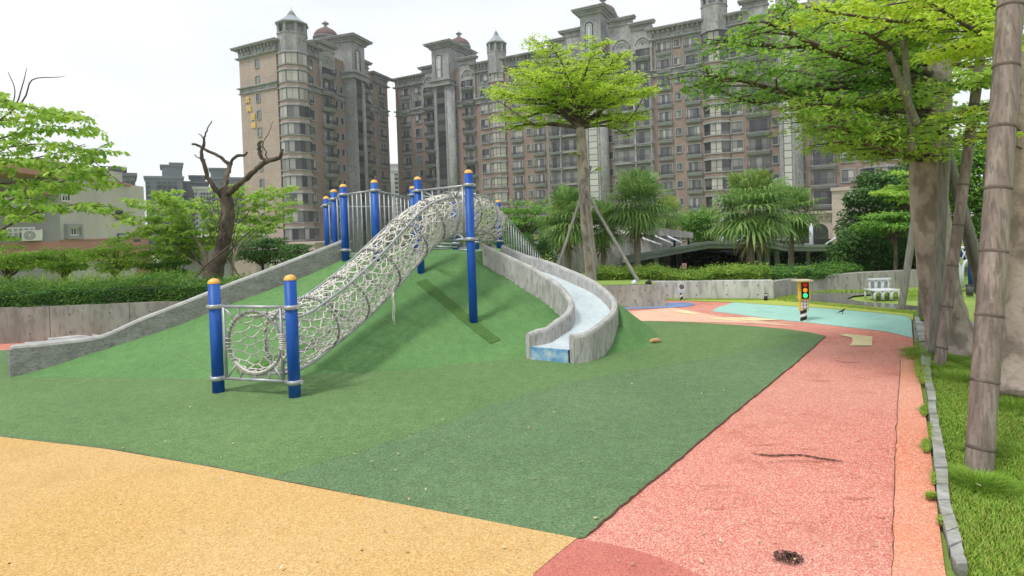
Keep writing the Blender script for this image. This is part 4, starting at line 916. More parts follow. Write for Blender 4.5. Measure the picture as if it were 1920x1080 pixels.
M['far_grey'] = pm('far grey tile', [(.125,.15,.165),(.18,.205,.22)], scale=.1)
M['far_pale'] = pm('far pale tile', [(.42,.44,.44),(.50,.51,.51)], scale=.1)
M['far_glass'] = pm('far dim glass', [(.07,.085,.095),(.11,.125,.135)], scale=.3, rough=.4)
def far_block(label, px0, px1, pytop, D, mat, nx, nz, sets=(), dep=14, nm='tower_block', pybot=470):
    root = thing(nm, label, 'apartment building'); a = W(px0, 400, D); b = W(px1, 400, D*1.0); zt = W((px0+px1)/2, pytop, D).z; th_ = -math.atan2((a.x+b.x)/2, D); w = (b.x-a.x)*math.cos(th_)*1.02
    root.location = (a.x, D, 0); root.rotation_euler.z = th_
    g = MB(); g.bb(0,w,0,dep,-5,zt); g.bb(-.4,w+.4,-.4,dep+.4,zt-.3,zt+.4)
    for q_, (f0, f1, dz) in enumerate(sets): g.bb(w*f0,w*f1,1.5+q_,dep-1-q_,zt+.4,zt+dz); g.bb(w*f0-.5,w*f1+.5,1+q_,dep-.5-q_,zt+dz,zt+dz+.5)
    g.build('wall', M[mat], root)
    zlow = W(px0, pybot, D).z; fh = (zt-zlow-1)/nz
    wf = MB(); wf.bb(-w/nx*.36, w/nx*.36, -.12, 0, 0, fh*.6); pn = MB(); pane_grid(pn, -w/nx*.32, w/nx*.32, .15, fh*.6-.15, -.14, 2, [], .2)
    sb = MB(); sb.bb(-w/nx*.38, w/nx*.38, -1.3, 0, -fh*.12, 0)
    m1, m2, m3 = wf.mesh('window', M['wframe']), pn.mesh('pane', M['far_glass']), sb.mesh('ledge', M[mat])
    n = 0
    for k in range(nz):
        for i in range(nx):
            if (i*7+3) % 5 == 0 and nx > 4: continue
            n += 1
            if n > 98: break
            o = link('window', m1, root); o.location = (w*(i+.5)/nx, 0, zt-1-fh*(k+.8)); link('pane', m2, o); link('ledge', m3, o)
    return root
far_block('distant blue grey apartment tower with stepped roof behind the left trees', 275, 345, 331, 170, 'far_grey', 7, 14, ((.45,.98,3.6),(.7,1.0,4.4)))
far_block('distant slate coloured tower with an open roof frame behind the bare tree', 345, 392, 341, 185, 'far_grey', 5, 14, ((.3,.9,2.0),))
far_block('distant pale apartment block with small square windows behind the bare tree', 366, 398, 352, 160, 'far_pale', 6, 12)
far_block('distant grey tower with boxy roof house beside the corner apartment tower', 396, 470, 333, 180, 'far_grey', 8, 11, ((.02,.5,3.0),))
far_block('white apartment block glimpsed in the gap between the two brown blocks', 722, 768, 318, 210, 'far_pale', 5, 14, ((.2,.7,2),), nm='white_block', pybot=440)
far_block('small grey penthouse block peeking over the cream building roof', 206, 256, 326, 120, 'far_grey', 5, 9, ((.1,.6,1.2),))
# roofscape and low building between the left trees and the corner tower
sb_ = thing('low_building', 'low white roofed building with blue posts behind the bare tree', 'building')
g = MB(); a = W(268,470,46); b = W(470,470,52); g.bb(a.x,b.x,48,56,-4,W(300,448,48).z); g.build('wall', M['grey_wall'], sb_)
g = MB(); z_ = W(300,440,48).z; g.bb(a.x,b.x,46.8,57,z_-.35,z_); g.build('roof', M['white_paint'], sb_)
g = MB(); x = W(440,470,47.5).x; g.bb(x,x+1.8,47.3,48,-4,W(440,478,48).z+.6); g.build('facade_panel', M['podium'], sb_)
# ======================= PARK WALLS AND FURNITURE =======================
M['wallc'] = pm('stained cast wall', [(.23,.22,.20),(.33,.32,.30),(.42,.41,.38)], scale=1.6, detail=9, bump=.15, fine=(6,(.19,.18,.155),.6), stretch=(2.2,2.2,.6))
M['wallb'] = pm('brownish cast wall', [(.19,.175,.15),(.27,.25,.22),(.34,.315,.28)], scale=1.8, detail=9, bump=.15, fine=(7,(.15,.135,.11),.5), stretch=(2,2,.7))
M['wallp'] = pm('pale cast wall', [(.42,.42,.405),(.52,.52,.505),(.60,.60,.58)], scale=1.4, detail=9, bump=.1, fine=(5,(.24,.235,.22),.6), stretch=(2.4,2.4,.5))
M['hole'] = pm('tie hole shadow plug', [(.05,.047,.04),(.09,.085,.075)], scale=20)
def cast_wall(label, pts, ztop, th, mat, panel=1.0, rows=(.25,.75), zb=-.03, cat='wall'):
    """cast concrete wall with panel grooves and form-tie holes; pts = plan points of the face seen"""
    root = thing('concrete_wall', label, cat); g = MB(); h = MB(); H_ = ztop
    P = [Vector(p) for p in pts]
    for a, b in zip(P, P[1:]):
        t = (b-a).normalized(); n = Vector((-t.y, t.x)); ln = (b-a).length; k = max(1, round(ln/panel))
        for i in range(k):
            p = a+t*(ln*(i+.5)/k)+n*(th/2); g.box((p.x,p.y,(zb+H_)/2+U(-.002,.002)),(ln/k-.012,th,H_-zb),ax=(t.x,t.y))
            for r_ in rows:
                for q in (.25,.75):
                    c = a+t*(ln*(i+q)/k)-n*.002; z = H_*r_; h.add([(c.x+t.x*.014*math.cos(w), c.y+t.y*.014*math.cos(w), z+.014*math.sin(w)) for w in [math.pi*j/4 for j in range(8)]], [tuple(range(8))])
        m_ = (a+b)/2+n*(th/2); g.box((m_.x,m_.y,(zb+H_)/2-.004),(ln-.004,th-.02,H_-zb-.012),ax=(t.x,t.y))
    g.build('wall_panels', M[mat], root); h.build('tie_holes', M['hole'], root); return root
wl0 = G(0,645).to_2d(); zl = W(0,578,wl0.y).z
wl1 = onplan(345,565, wl0, wl0+Vector((3,.12))).to_2d()
dl = (wl1-wl0).normalized()
cast_wall('brownish cast concrete retaining wall below the clipped hedge on the left', [wl0-dl*8, wl0+dl*3.3], zl, .25, 'wallb', 1.25)
c1 = G(1451,561).to_2d(); c0w = G(1118,562).to_2d(); c2 = G(1508,549).to_2d(); c3 = G(1614,541).to_2d(); c4 = c3+Vector((2.5,.3))
cast_wall('pale stained concrete planter wall under the right hedge', [c0w, c1], .37, .22, 'wallp', 1.0)
cast_wall('low grey concrete wall angled away behind the toy traffic light', [c1+(c2-c1).normalized()*.0, c2, c3, c4], .345, .2, 'wallc', 1.0)
# battered planter block behind the slide
pb = thing('planter_block', 'sloping sided concrete planter block at the foot of the propped tree', 'planter')
a0 = G(1080,583); b0 = G(1253,574.5); a1 = W(1080,537,a0.y+.22); b1_ = W(1238,533.5,b0.y+.22)
g = MB(); back = Vector((.05,1.0,0)); vs = [a0+Vector((0,0,-.05)), b0+Vector((0,0,-.05)), b1_, a1]; g.add(vs+[v+back for v in vs], [(0,1,2,3),(4,7,6,5),(1,5,6,2),(3,2,6,7),(0,3,7,4)])
g.build('block', M['wallb'], pb)
h = MB(); t = (b0-a0).normalized()
for f in (.35,.5,.66,.8):
    for v in (.3,.78):
        c = a0.lerp(b0,f).lerp(a1.lerp(b1_,f), v)+Vector((0,-.004,0)); h.add([(c.x+t.x*.012*math.cos(w), c.y, c.z+.012*math.sin(w)) for w in [math.pi*j/4 for j in range(8)]], [tuple(range(8))])
h.build('tie_holes', M['hole'], pb)
g = MB(); e = .05; q = [a1+Vector((e,e,.006)), b1_+Vector((-e,e,.006)), b1_+back+Vector((-e,-e,.006)), a1+back+Vector((e,-e,.006))]; g.add(q, [(0,1,2,3)]); struct(g.build('planter_grass', M['grass']))
# planter spotlights
M['white_plastic'] = pm('white plastic', [(.60,.61,.62),(.70,.71,.72)], scale=6, rough=.4)
M['black_plastic'] = pm('black plastic', [(.012,.012,.013),(.03,.03,.03)], scale=8, rough=.4)
for px, mt, lab in ((1188,'white_plastic','small white spotlight on the planter block top'),(1215,'black_plastic','small black spotlight beside the tree stake on the planter')):
    c = W(px, 532, 11.0); o = thing('spotlight', lab, 'spotlight')
    g = MB(); g.cyl((c.x,c.y,c.z-.06),(c.x,c.y,c.z),.012); g.build('stem', M['black_plastic'], o)
    g = MB(); g.cyl((c.x-.03,c.y,c.z),(c.x+.03,c.y-.05,c.z+.04),.04,12,0,.052); g.build('head', M[mt], o)

# toy traffic light
M['yel_paint'] = pm('yellow paint', [(.66,.46,.03),(.76,.56,.05)], scale=5, rough=.4, spec=.5)
M['board'] = pm('weathered cream board', [(.50,.42,.27),(.62,.55,.38)], scale=5)
def emis(name, col, st):
    m, N, L, b = nodes(name, .3, .5); b.inputs['Base Color'].default_value = rgba(col); b.inputs['Emission Color'].default_value = rgba(col); b.inputs['Emission Strength'].default_value = st; return m
M['red_l'] = emis('red lens', (.55,.01,.005), .25); M['amb_l'] = emis('amber lens', (.9,.30,.005), .35); M['grn_l'] = emis('green lamp', (.02,.85,.25), .9)
def striped_post(root, c, z1, r):
    """black post with white diagonal bands"""
    n = 24; m_ = 24; g = MB(); vs = [(c.x+r*math.cos(2*math.pi*j/n), c.y+r*math.sin(2*math.pi*j/n), z1*i/m_) for i in range(m_+1) for j in range(n)]
    for i in range(m_):
        for j in range(n):
            g.add([vs[i*n+j], vs[i*n+(j+1)%n], vs[(i+1)*n+(j+1)%n], vs[(i+1)*n+j]], [(0,1,2,3)], 1 if ((z1*i/m_)/.11 - j/n*1.0) % 1 < .42 else 0)
    return g.build('striped_post', [M['black_plastic'],M['white_paint']], root)
tl = thing('toy_traffic_light', 'child size traffic light with yellow case and lit green lamp on striped post', 'traffic light')
c = G(1507,602); k = c.y/1060; striped_post(tl, c, 26*k, 6.5*k*.9)
zb_ = 20*k; zt = 76*k
g = MB(); g.bb(c.x-8*k,c.x+8*k,c.y-.035,c.y+.02,20*k,42*k); g.build('button_case', M['yel_paint'], tl)
g = MB(); g.bb(c.x-6*k,c.x+6*k,c.y-.043,c.y-.03,21.5*k,40*k); pb_ = g.build('button_plate', M['white_plastic'], tl)
g = MB()
for i in range(3):
    for j in (-1,1): g.cyl((c.x+j*3*k,c.y-.043,(25+6*i)*k),(c.x+j*3*k,c.y-.051,(25+6*i)*k),1.2*k,8)
g.build('button', M['black_plastic'], pb_)
g = MB(); g.bb(c.x-9.5*k,c.x+9.5*k,c.y-.06,c.y+.015,41.5*k,75*k); g.build('lamp_case', M['yel_paint'], tl)
g = MB(); g.bb(c.x-7*k,c.x+7*k,c.y-.068,c.y-.05,43*k,73.5*k); lf = g.build('lamp_face', M['black_plastic'], tl)
for zc, m_ in ((69,'red_l'),(59,'amb_l'),(49,'grn_l')):
    g = MB(); zc *= k; r_ = 4.2*k
    vs = [(c.x,c.y-.085,zc)]+[(c.x+r_*f*math.cos(a), c.y-.068-.017*math.sqrt(max(0,1-f*f)), zc+r_*f*math.sin(a)) for f in (.5,.85,1) for a in [2*math.pi*j/16 for j in range(16)]]
    fs = [(0,1+j,1+(j+1)%16) for j in range(16)]+[(1+q*16+j,1+q*16+(j+1)%16,1+(q+1)*16+(j+1)%16,1+(q+1)*16+j) for q in range(2) for j in range(16)]
    g.add(vs, fs, smooth=True); g.build('lens', M[m_], lf)
g = MB(); g.box((c.x-2.5*k,c.y-.02,77*k),(30*k,.20,.018)); g.build('rain_board', M['board'], tl)
# small round sign
sg = thing('toy_road_sign', 'child size white roundabout sign with light blue plate on striped post', 'road sign')
c = G(1278,563.5); k = c.y/1060; striped_post(sg, c, 14*k, 2.6*k)
g = MB(); w_, h_ = 5.6*k, 8*k; cz = 22.5*k
pts = [(c.x+w_*math.cos(a), (cz+4*k if math.sin(a) > 0 else cz-3*k)+w_*math.sin(a)) for a in [2*math.pi*(j+.5)/24 for j in range(24)]]
g.add([(x,c.y-.03,z) for x, z in pts]+[(x,c.y-.012,z) for x, z in pts], [tuple(range(24)), tuple(range(24,48))[::-1]]+[(i,24+i,24+(i+1)%24,(i+1)%24) for i in range(24)]); g.build('plate', M['white_plastic'], sg)
M['ltblue'] = pm('light blue vinyl', [(.36,.52,.66),(.44,.60,.72)], scale=5)
g = MB(); lo = [p for p in pts if p[1] < cz-1*k]; lo.sort(key=lambda p: math.atan2(p[1]-cz, p[0]-c.x)); g.add([(c.x+(x-c.x)*.86,c.y-.0345,z*.99+.004) for x, z in lo], [tuple(range(len(lo)))]); g.build('lower_plate', M['ltblue'], sg)
g = MB(); zc = cz+4*k; g.tube([(c.x+3.9*k*math.cos(a),c.y-.034,zc+3.9*k*math.sin(a)) for a in [2*math.pi*j/20 for j in range(20)]], .006, 5, closed=True)
for q in range(3):
    a0_ = R(90+120*q); arc = [(c.x+2*k*math.cos(a0_-t),c.y-.034,zc+2*k*math.sin(a0_-t)) for t in [R(80)*j/5 for j in range(6)]]; g.tube(arc, .006, 5)
    e_ = Vector(arc[-1]); g.lathe((e_.x,e_.y,e_.z), [(.013,-.01),(.002,.014)], 4)
g.build('arrow_symbol', M['black_plastic'], sg)
g = MB(); g.cyl((c.x,c.y-.02,cz+9.3*k),(c.x,c.y-.02,cz+12*k),.006); g.build('finial', M['white_plastic'], sg)
# bollard light
bo = thing('bollard_light', 'short black bollard light standing before the pale wall', 'bollard'); c = G(1436,564); k = c.y/1060
g = MB(); g.lathe((c.x,c.y,0), [(3.2*k,0),(3.2*k,9.5*k)], 16); g.build('body', M['black_plastic'], bo)
g = MB(); g.lathe((c.x,c.y,0), [(2.9*k,9.5*k),(2.9*k,13*k)], 16); g.build('diffuser', M['white_plastic'], bo)
g = MB(); g.lathe((c.x,c.y,0), [(3.4*k,13*k),(3.4*k,14*k),(1*k,14.6*k)], 16); g.build('cap', M['wframe'], bo)
# bird
M['bird'] = pm('dark plumage', [(.015,.015,.016),(.045,.045,.05)], scale=30)
c = G(1579,589); s_ = 6.2*c.y/1060/.075*.075
g = MB(); L_ = 12*c.y/1060
ax = [(-.62,.30,.012),(-.42,.36,.05),(-.2,.44,.11),(.02,.52,.15),(.2,.62,.13),(.30,.74,.085),(.36,.82,.085),(.42,.85,.075),(.47,.85,.03),(.55,.84,.008)]
g.tube([(c.x+x*L_, c.y, z*L_) for x, z, r_ in ax], [r_*L_ for _, _, r_ in ax], 10)
bd = g.build('bird', M['bird']); tag(bd, 'small black bird standing on the mint green rubber surface', 'bird')
g = MB(); g.add([(c.x-.62*L_,c.y-.04*L_,.30*L_),(c.x-.62*L_,c.y+.04*L_,.30*L_),(c.x-1.02*L_,c.y+.05*L_,.13*L_),(c.x-1.02*L_,c.y-.05*L_,.13*L_)], [(0,1,2,3)])
g.add([(c.x-.5*L_,c.y-.1*L_,.5*L_),(c.x+.15*L_,c.y-.15*L_,.62*L_),(c.x+.1*L_,c.y-.16*L_,.45*L_),(c.x-.7*L_,c.y-.06*L_,.24*L_)], [(0,1,2,3)])
link('tail_and_wing', g.mesh('tail_and_wing', M['bird']), bd)
g = MB()
for dx, dy in ((-.02,-.06),(.10,.06)): g.cyl((c.x+dx*L_,c.y+dy*L_,.42*L_),(c.x+(dx+.02)*L_,c.y+dy*L_,0),.02*L_,6); g.cyl((c.x+(dx+.02)*L_,c.y+dy*L_,.004),(c.x+(dx+.16)*L_,c.y+dy*L_,.003),.015*L_,5)
link('legs', g.mesh('legs', M['bird']), bd)
# red shard at the mound toe
M['tan'] = pm('tan chip', [(.45,.26,.12),(.55,.34,.18)], scale=9)
c = G(1228,644); g = MB(); g.tube([(c.x-.09,c.y,.02),(c.x-.03,c.y,.04),(c.x+.05,c.y+.01,.045),(c.x+.09,c.y,.015)], [.012,.03,.026,.008], 7); tag(g.build('edge_scrap', M['tan']), 'small tan scrap of turf backing at the mound corner', 'scrap')
# lantern street lamp behind the slide
la_ = thing('street_lamp', 'black lantern street lamp with small white sign behind the slide', 'street lamp')
c = W(1006,440,17.0); k = 17/1060
g = MB(); g.cyl((c.x,c.y,-2),(c.x,c.y,c.z-13*k),2*k); g.build('pole', M['black_plastic'], la_)
M['lamp_gl'] = pm('amber lamp glass', [(.55,.45,.25),(.66,.56,.34)], scale=6, rough=.3)
g = MB(); g.lathe((c.x,c.y,c.z), [(3.6*k,-9*k),(5.6*k,2*k)], 6, smooth=False); g.build('lamp_glass', M['lamp_gl'], la_)
g = MB(); g.lathe((c.x,c.y,c.z), [(7*k,2*k),(6.5*k,3.5*k),(2.5*k,7*k),(.6*k,9*k)], 6, smooth=False); g.lathe((c.x,c.y,c.z), [(2*k,-13*k),(3.8*k,-9*k)], 6, smooth=False); g.build('lamp_cap', M['black_plastic'], la_)
g = MB(); g.box((c.x-1*k,c.y-2.2*k,c.z-14.5*k),(7*k,.02,6*k)); g.build('sign_plate', M['white_plastic'], la_)

# white arched lattice bench and the tall arched playhouse
M['white_metal'] = pm('white metal', [(.52,.55,.58),(.66,.68,.70)], scale=4, rough=.4, spec=.5)
M['white_panel'] = pm('pale panel', [(.40,.43,.45),(.52,.54,.56)], scale=2, rough=.4)
def arch(g, x, y, z0, w, h, r=.02, d=Vector((1,0,0))):
    P = [Vector((x,y,z0))-d*(w/2)]+[Vector((x,y,z0+h*.55))-d*(w/2)]
    P += [Vector((x,y,z0+h*.55+h*.45*math.sin(t)))-d*(w/2*math.cos(t)) for t in [math.pi/2*j/5 for j in range(1,6)]]
    P2 = [Vector((2*x-p.x, 2*y-p.y, p.z)) for p in reversed(P[:-1])]; g.tube(P+P2, r, 6)
be = thing('arched_bench', 'white metal bench built of pointed arches by the puddled path', 'bench')
c = G(1663,562); k = c.y/1060
for name, yo, z0, w, h, n, x0 in (('seat_frame',0,0,14*k,16*k,3,-16*k),('seat_frame',.28,0,14*k,16*k,3,-16*k),('back_frame',.30,16*k,11*k,19*k,3,-8*k)):
    g = MB()
    for i in range(n):
        arch(g, c.x+x0+i*(16*k if yo < .3 else 13*k), c.y+yo, z0, w, h, .021)
    g.build(name, M['white_metal'], be)
g = MB(); g.bb(c.x-25*k,c.x+24*k,c.y-.02,c.y+.3,16.5*k,18.5*k); g.build('seat', M['white_metal'], be)
g = MB(); g.bb(c.x-16*k,c.x+26*k,c.y+.26,c.y+.34,35*k,37.5*k); g.build('top_rail', M['white_metal'], be)
for i in range(3):
    g = MB(); g.bb(c.x-20*k+i*16*k,c.x-12*k+i*16*k,c.y+.12,c.y+.16,1*k,13*k); g.build('inner_panel', M['white_panel'], be)
    g = MB(); g.bb(c.x-11*k+i*13*k,c.x-5*k+i*13*k,c.y+.34,c.y+.36,18*k,33*k); g.build('back_panel', M['white_panel'], be)
ph = thing('arched_playhouse', 'white arched lattice playhouse with blue posts behind the propped tree', 'playhouse')
c = W(1818,602,11.5); k = 11.5/1060; x0, x1 = c.x-26*k, c.x+60*k; zt = W(1818,464,11.5).z; zm = W(1818,488,11.5).z
g = MB()
for i in range(5):
    x = x0+i*24*k; arch(g, x, c.y, .05, 20*k, zm-.05, .03)
    g.tube([(x-12*k,c.y,zm),(x,c.y,zt),(x+12*k,c.y,zm)], .02, 5); g.tube([(x-12*k,c.y,zt),(x,c.y,zm),(x+12*k,c.y,zt)], .02, 5)
g.cyl((x0-12*k,c.y,zt),(x1+40*k,c.y,zt),.03); g.build('arch_frame', M['white_metal'], ph)
g = MB()
for i in range(5):
    x = x0+i*24*k
    if i != 1: g.bb(x-9*k,x+9*k,c.y+.1,c.y+.14,.5,zm-.35)
g.build('panel', M['white_panel'], ph)
g = MB()
for i in range(20): x = x0-12*k+i*7*k; g.bb(x,x+3*k,c.y+.05,c.y+.09,zm,zt)
g.build('blue_slats', M['blue_post'], ph)
g = MB(); q = W(1832,500,11.2); g.cyl((q.x,q.y,-.02),(q.x,q.y,W(1832,494,11.2).z),.055,12); g.cyl((q.x+.12,q.y+.3,-.02),(q.x+.12,q.y+.3,1.1),.05,12); g.build('blue_post', M['blue_post'], ph)
bn = thing('litter_bin', 'dark grey litter bin at the foot of the white playhouse', 'bin'); c = W(1819,595,10.8)
g = MB(); g.lathe((c.x,c.y,0), [(.055,0),(.065,.19)], 12); g.build('body', M['wframe'], bn)
g = MB(); g.lathe((c.x,c.y,0), [(.07,.19),(.07,.205)], 12); g.build('rim', M['iron'], bn)
# ---- sunken pavilion beyond the hedge ----
M['fascia'] = pm('grey green metal fascia', [(.20,.23,.225),(.26,.29,.285)], scale=1.2, rough=.45, spec=.4)
M['colm'] = pm('pale steel column', [(.28,.31,.31),(.36,.38,.38)], scale=2)
M['dark_in'] = pm('painted interior shade', [(.02,.022,.02),(.05,.052,.05)], scale=1)  # near-black colour stands for shade under the pavilion roof
pv = thing('flat_roof_pavilion', 'low flat roofed pavilion with grey green fascia beyond the right hedge', 'pavilion')
fp = [W(1177,478,15.5),W(1330,452,17.5),W(1392,453,18.3),W(1433,449,17.6),W(1473,458,18.6),W(1592,459,20)]
g = MB(); th = .22
for a, b in zip(fp, fp[1:]):
    A2, B2 = a+Vector((.8,5,-.34)), b+Vector((.8,5,-.34)); d = Vector((0,0,-th))
    g.add([a,b,B2,A2,a+d,b+d,B2+d,A2+d], [(0,1,2,3),(4,7,6,5),(0,4,5,1),(2,6,7,3)])
    t = (b-a).normalized(); o_ = Vector((0,-.06,0)); g.add([a+o_,b+o_,b+o_+Vector((0,0,-.09)),a+o_+Vector((0,0,-.09)),a,b,b+Vector((0,0,-.09)),a+Vector((0,0,-.09))], [(0,1,2,3),(0,4,5,1),(3,2,6,7)])
g.add([fp[0],fp[0]+Vector((.8,5,-.34)),fp[0]+Vector((.8,5,-th-.34)),fp[0]+Vector((0,0,-th))], [(0,1,2,3)]); g.add([fp[-1],fp[-1]+Vector((.8,5,-.34)),fp[-1]+Vector((.8,5,-th-.34)),fp[-1]+Vector((0,0,-th))], [(0,1,2,3)])
g.build('roof', M['fascia'], pv)
for px, D in ((1234,16.6),(1431,18.2),(1444,18.3),(1463,18.9),(1522,19.6)):
    p = W(px, 470, D); g = MB(); g.box((p.x,p.y+.3,-1.0),(.12 if D < 18.25 or D > 19 else .16,.14,3.2 if px == 1234 else 3.36)); g.build('column', M['colm'], pv)
g = MB(); a = W(1190,480,22); b = W(1560,480,25); g.add([(a.x,a.y,-3),(b.x,b.y,-3),(b.x,b.y,.62),(a.x,a.y,.62)], [(0,1,2,3)]); g.build('shade_backdrop', M['dark_in'], pv)  # dark sheet behind the columns paints the shaded interior
g = MB(); p = W(1521,455,21)
g.cyl((p.x,p.y,.3),(p.x,p.y,W(1521,412,21).z),.07,12); g.cyl((p.x,p.y,1.6),W(1480,457,21),.03); g.cyl(W(1590,430,21),W(1548,458,21),.03); g.cyl(W(1353,452,19),W(1353,440,19),.06)
g.cyl(W(1383,452,19),W(1400,438,19),.03); g.build('mast', M['white_metal'], pv)
sgn = thing('notice_board', 'small reddish notice board under the pavilion roof edge', 'sign'); c = W(1283,499,15.0)
M['notice'] = pm('red and white print', [(.55,.12,.08),(.62,.55,.50)], scale=14, detail=2)
g = MB(); g.box((c.x,c.y,c.z),(.12,.02,.16)); g.build('panel', M['notice'], sgn); g = MB(); g.cyl((c.x,c.y+.02,-2),(c.x,c.y+.02,c.z-.08),.012); g.build('post', M['wframe'], sgn)
eb = thing('entrance_building', 'angular bare concrete building with white corner pillar behind the palms', 'building')
g = MB(); a = W(1048,470,18.5); b = W(1182,470,20.5); z1 = W(1100,446,19).z
g.add([(a.x,a.y,-3),(b.x,b.y,-3),(b.x,b.y,W(1182,440,20.5).z),(a.x,a.y,W(1048,437,18.5).z),(a.x+1,a.y+5,-3),(b.x+1,b.y+5,-3),(b.x+1,b.y+5,1.3),(a.x+1,a.y+5,1.3)], [(0,1,2,3),(4,7,6,5),(3,2,6,7),(1,5,6,2),(0,3,7,4)])
a = W(1182,470,21); b = W(1250,470,21.5); g.bb(a.x,b.x,21,24,-3,W(1210,443,21).z); g.build('wall', M['wallc'], eb)
g = MB(); a = W(1215,424,20.3); b = W(1300,436,21.5); a2 = W(1215,440,20.3); b2_ = W(1300,447,21.5); o_ = Vector((0,4,0)); g.add([a,b,b2_,a2,a+o_,b+o_,b2_+o_,a2+o_], [(0,3,2,1),(4,5,6,7),(0,1,5,4),(3,7,6,2),(1,2,6,5),(0,4,7,3)])
p = W(1270,460,21.4); g.bb(p.x-.12,p.x+.12,21.2,21.5,-3,b.z-.1); g.build('roof_beam', M['wallc'], eb)
g = MB(); p = W(1042,470,18.2); g.bb(p.x-.12,p.x+.12,p.y-.1,p.y+.3,-3,W(1042,432,18.2).z); g.build('corner_pillar', M['white_paint'], eb)
for q in ((1203,446,1240,459),(1227,442,1262,457),(1252,443,1278,455)):
    g = MB(); g.cyl(W(q[0],q[1],19.8),W(q[2],q[3],19.6),.03); g.build('roof_strut', M['white_metal'], eb)

# kerb stones along the lawn
M['kerb'] = pm('lichened kerb stone', [(.16,.16,.15),(.30,.30,.28),(.42,.42,.40)], scale=7, bump=.4, fine=(12,(.20,.22,.13),.5))
kl = [G(1715,598),G(1722,640),G(1730,700),G(1738,740),G(1744,800),G(1752,870),G(1760,950),G(1778,1030),G(1796,1080)]; kr = [G(1722,598),G(1742,640),G(1745,700),G(1752,740),G(1760,800),G(1774,870),G(1782,950),G(1800,1020),G(1818,1080)]
kl = cat_rom(kl, 8); kr = cat_rom(kr, 8); g = MB(); i = 0
kl.append(kl[-1]+Vector((0,-1.2,0))); kr.append(kr[-1]+Vector((0.02,-1.2,0)))
while i < len(kl)-3:
    a, b, c_, d = kl[i], kl[i+3], kr[i+3], kr[i]; zt = .035+U(-.006,.012); s_ = .03
    P = [a.lerp(b,s_), b.lerp(a,s_), c_.lerp(d,s_), d.lerp(c_,s_)]; g.poly([(p.x+U(-.006,.006),p.y) for p in P], -.03, zt); i += 3
struct(g.build('kerb', M['kerb'], fix=True))
# paving joints
g = MB()
for a, b in (((1716,618),(1990,622)),((1742,605),(1735,660)),((1800,605),(1800,655)),((1870,604),(1885,650)),((1930,604),(1960,645)),((1718,637),(1990,632))):
    A, B = G(*a), G(*b); g.tube([(A.x,A.y,.005),(B.x,B.y,.005)], .008, 4)
struct(g.build('paving_joint', M['crack']))
# ======================= VEGETATION =======================
M['bark'] = pm('grey brown bark', [(.28,.225,.185),(.40,.335,.285),(.50,.43,.37)], scale=4, detail=9, bump=.9, bscale=26, stretch=(1,1,.6), fine=(7,(.085,.065,.05),.5))
M['bark_dark'] = pm('dark rough bark', [(.035,.028,.022),(.09,.07,.05),(.19,.15,.11)], scale=6, detail=8, bump=.9, bscale=22, stretch=(1,1,.5))
M['twig'] = pm('twig', [(.07,.055,.04),(.13,.10,.07)], scale=6)
M['palm_bark'] = pm('palm bark', [(.16,.14,.11),(.26,.23,.18)], scale=3, bump=.5, stretch=(1,1,6))
M['bamboo'] = pm('weathered bamboo', [(.135,.105,.09),(.225,.182,.155),(.33,.285,.245)], scale=3.5, detail=8, rough=.6, stretch=(5,5,.4), fine=(10,(.10,.085,.07),.6), bump=.2)
M['node'] = pm('cane node', [(.07,.055,.045),(.16,.13,.11)], scale=12)
M['pole'] = pm('grey timber pole', [(.17,.165,.14),(.27,.26,.23)], scale=4, detail=8, stretch=(4,4,.5), fine=(9,(.10,.10,.085),.5), bump=.3)
M['lf_yellow'] = leafmat('lime leaf', (.36,.56,.04), (.50,.69,.065), (.64,.77,.12), .55)
M['lf_bright'] = leafmat('bright leaf', (.22,.43,.06), (.37,.58,.085), (.55,.70,.14), .52)
M['lf_mid'] = leafmat('mid green leaf', (.08,.21,.03), (.17,.36,.05), (.31,.51,.09), .46)
M['lf_canopy'] = leafmat('canopy leaf', (.14,.32,.04), (.28,.50,.06), (.44,.64,.10), .52)
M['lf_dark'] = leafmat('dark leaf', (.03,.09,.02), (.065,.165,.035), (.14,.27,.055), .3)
M['lf_hedge'] = leafmat('hedge leaf', (.10,.22,.03), (.23,.38,.05), (.40,.52,.09), .4, 3.0)
M['lf_hedge2'] = leafmat('dense hedge leaf', (.05,.145,.025), (.10,.24,.04), (.20,.36,.06), .35, 3.0)
M['lf_palm'] = leafmat('palm leaf', (.12,.24,.06), (.21,.36,.09), (.36,.49,.17), .4, 2.0)
M['lf_palm_y'] = leafmat('yellow palm leaf', (.25,.28,.05), (.34,.38,.07), (.42,.46,.10), .3)
M['lf_dead'] = leafmat('dead palm skirt', (.14,.09,.05), (.24,.17,.09), (.32,.24,.13), .1)
M['blade'] = leafmat('grass blade', (.19,.36,.04), (.28,.46,.06), (.42,.56,.11), .4, .8)
M['blade_dry'] = leafmat('dry grass blade', (.24,.34,.05), (.36,.42,.07), (.50,.50,.14), .3, .8)
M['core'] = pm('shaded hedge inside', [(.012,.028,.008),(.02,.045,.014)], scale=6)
rn = random.Random(11)
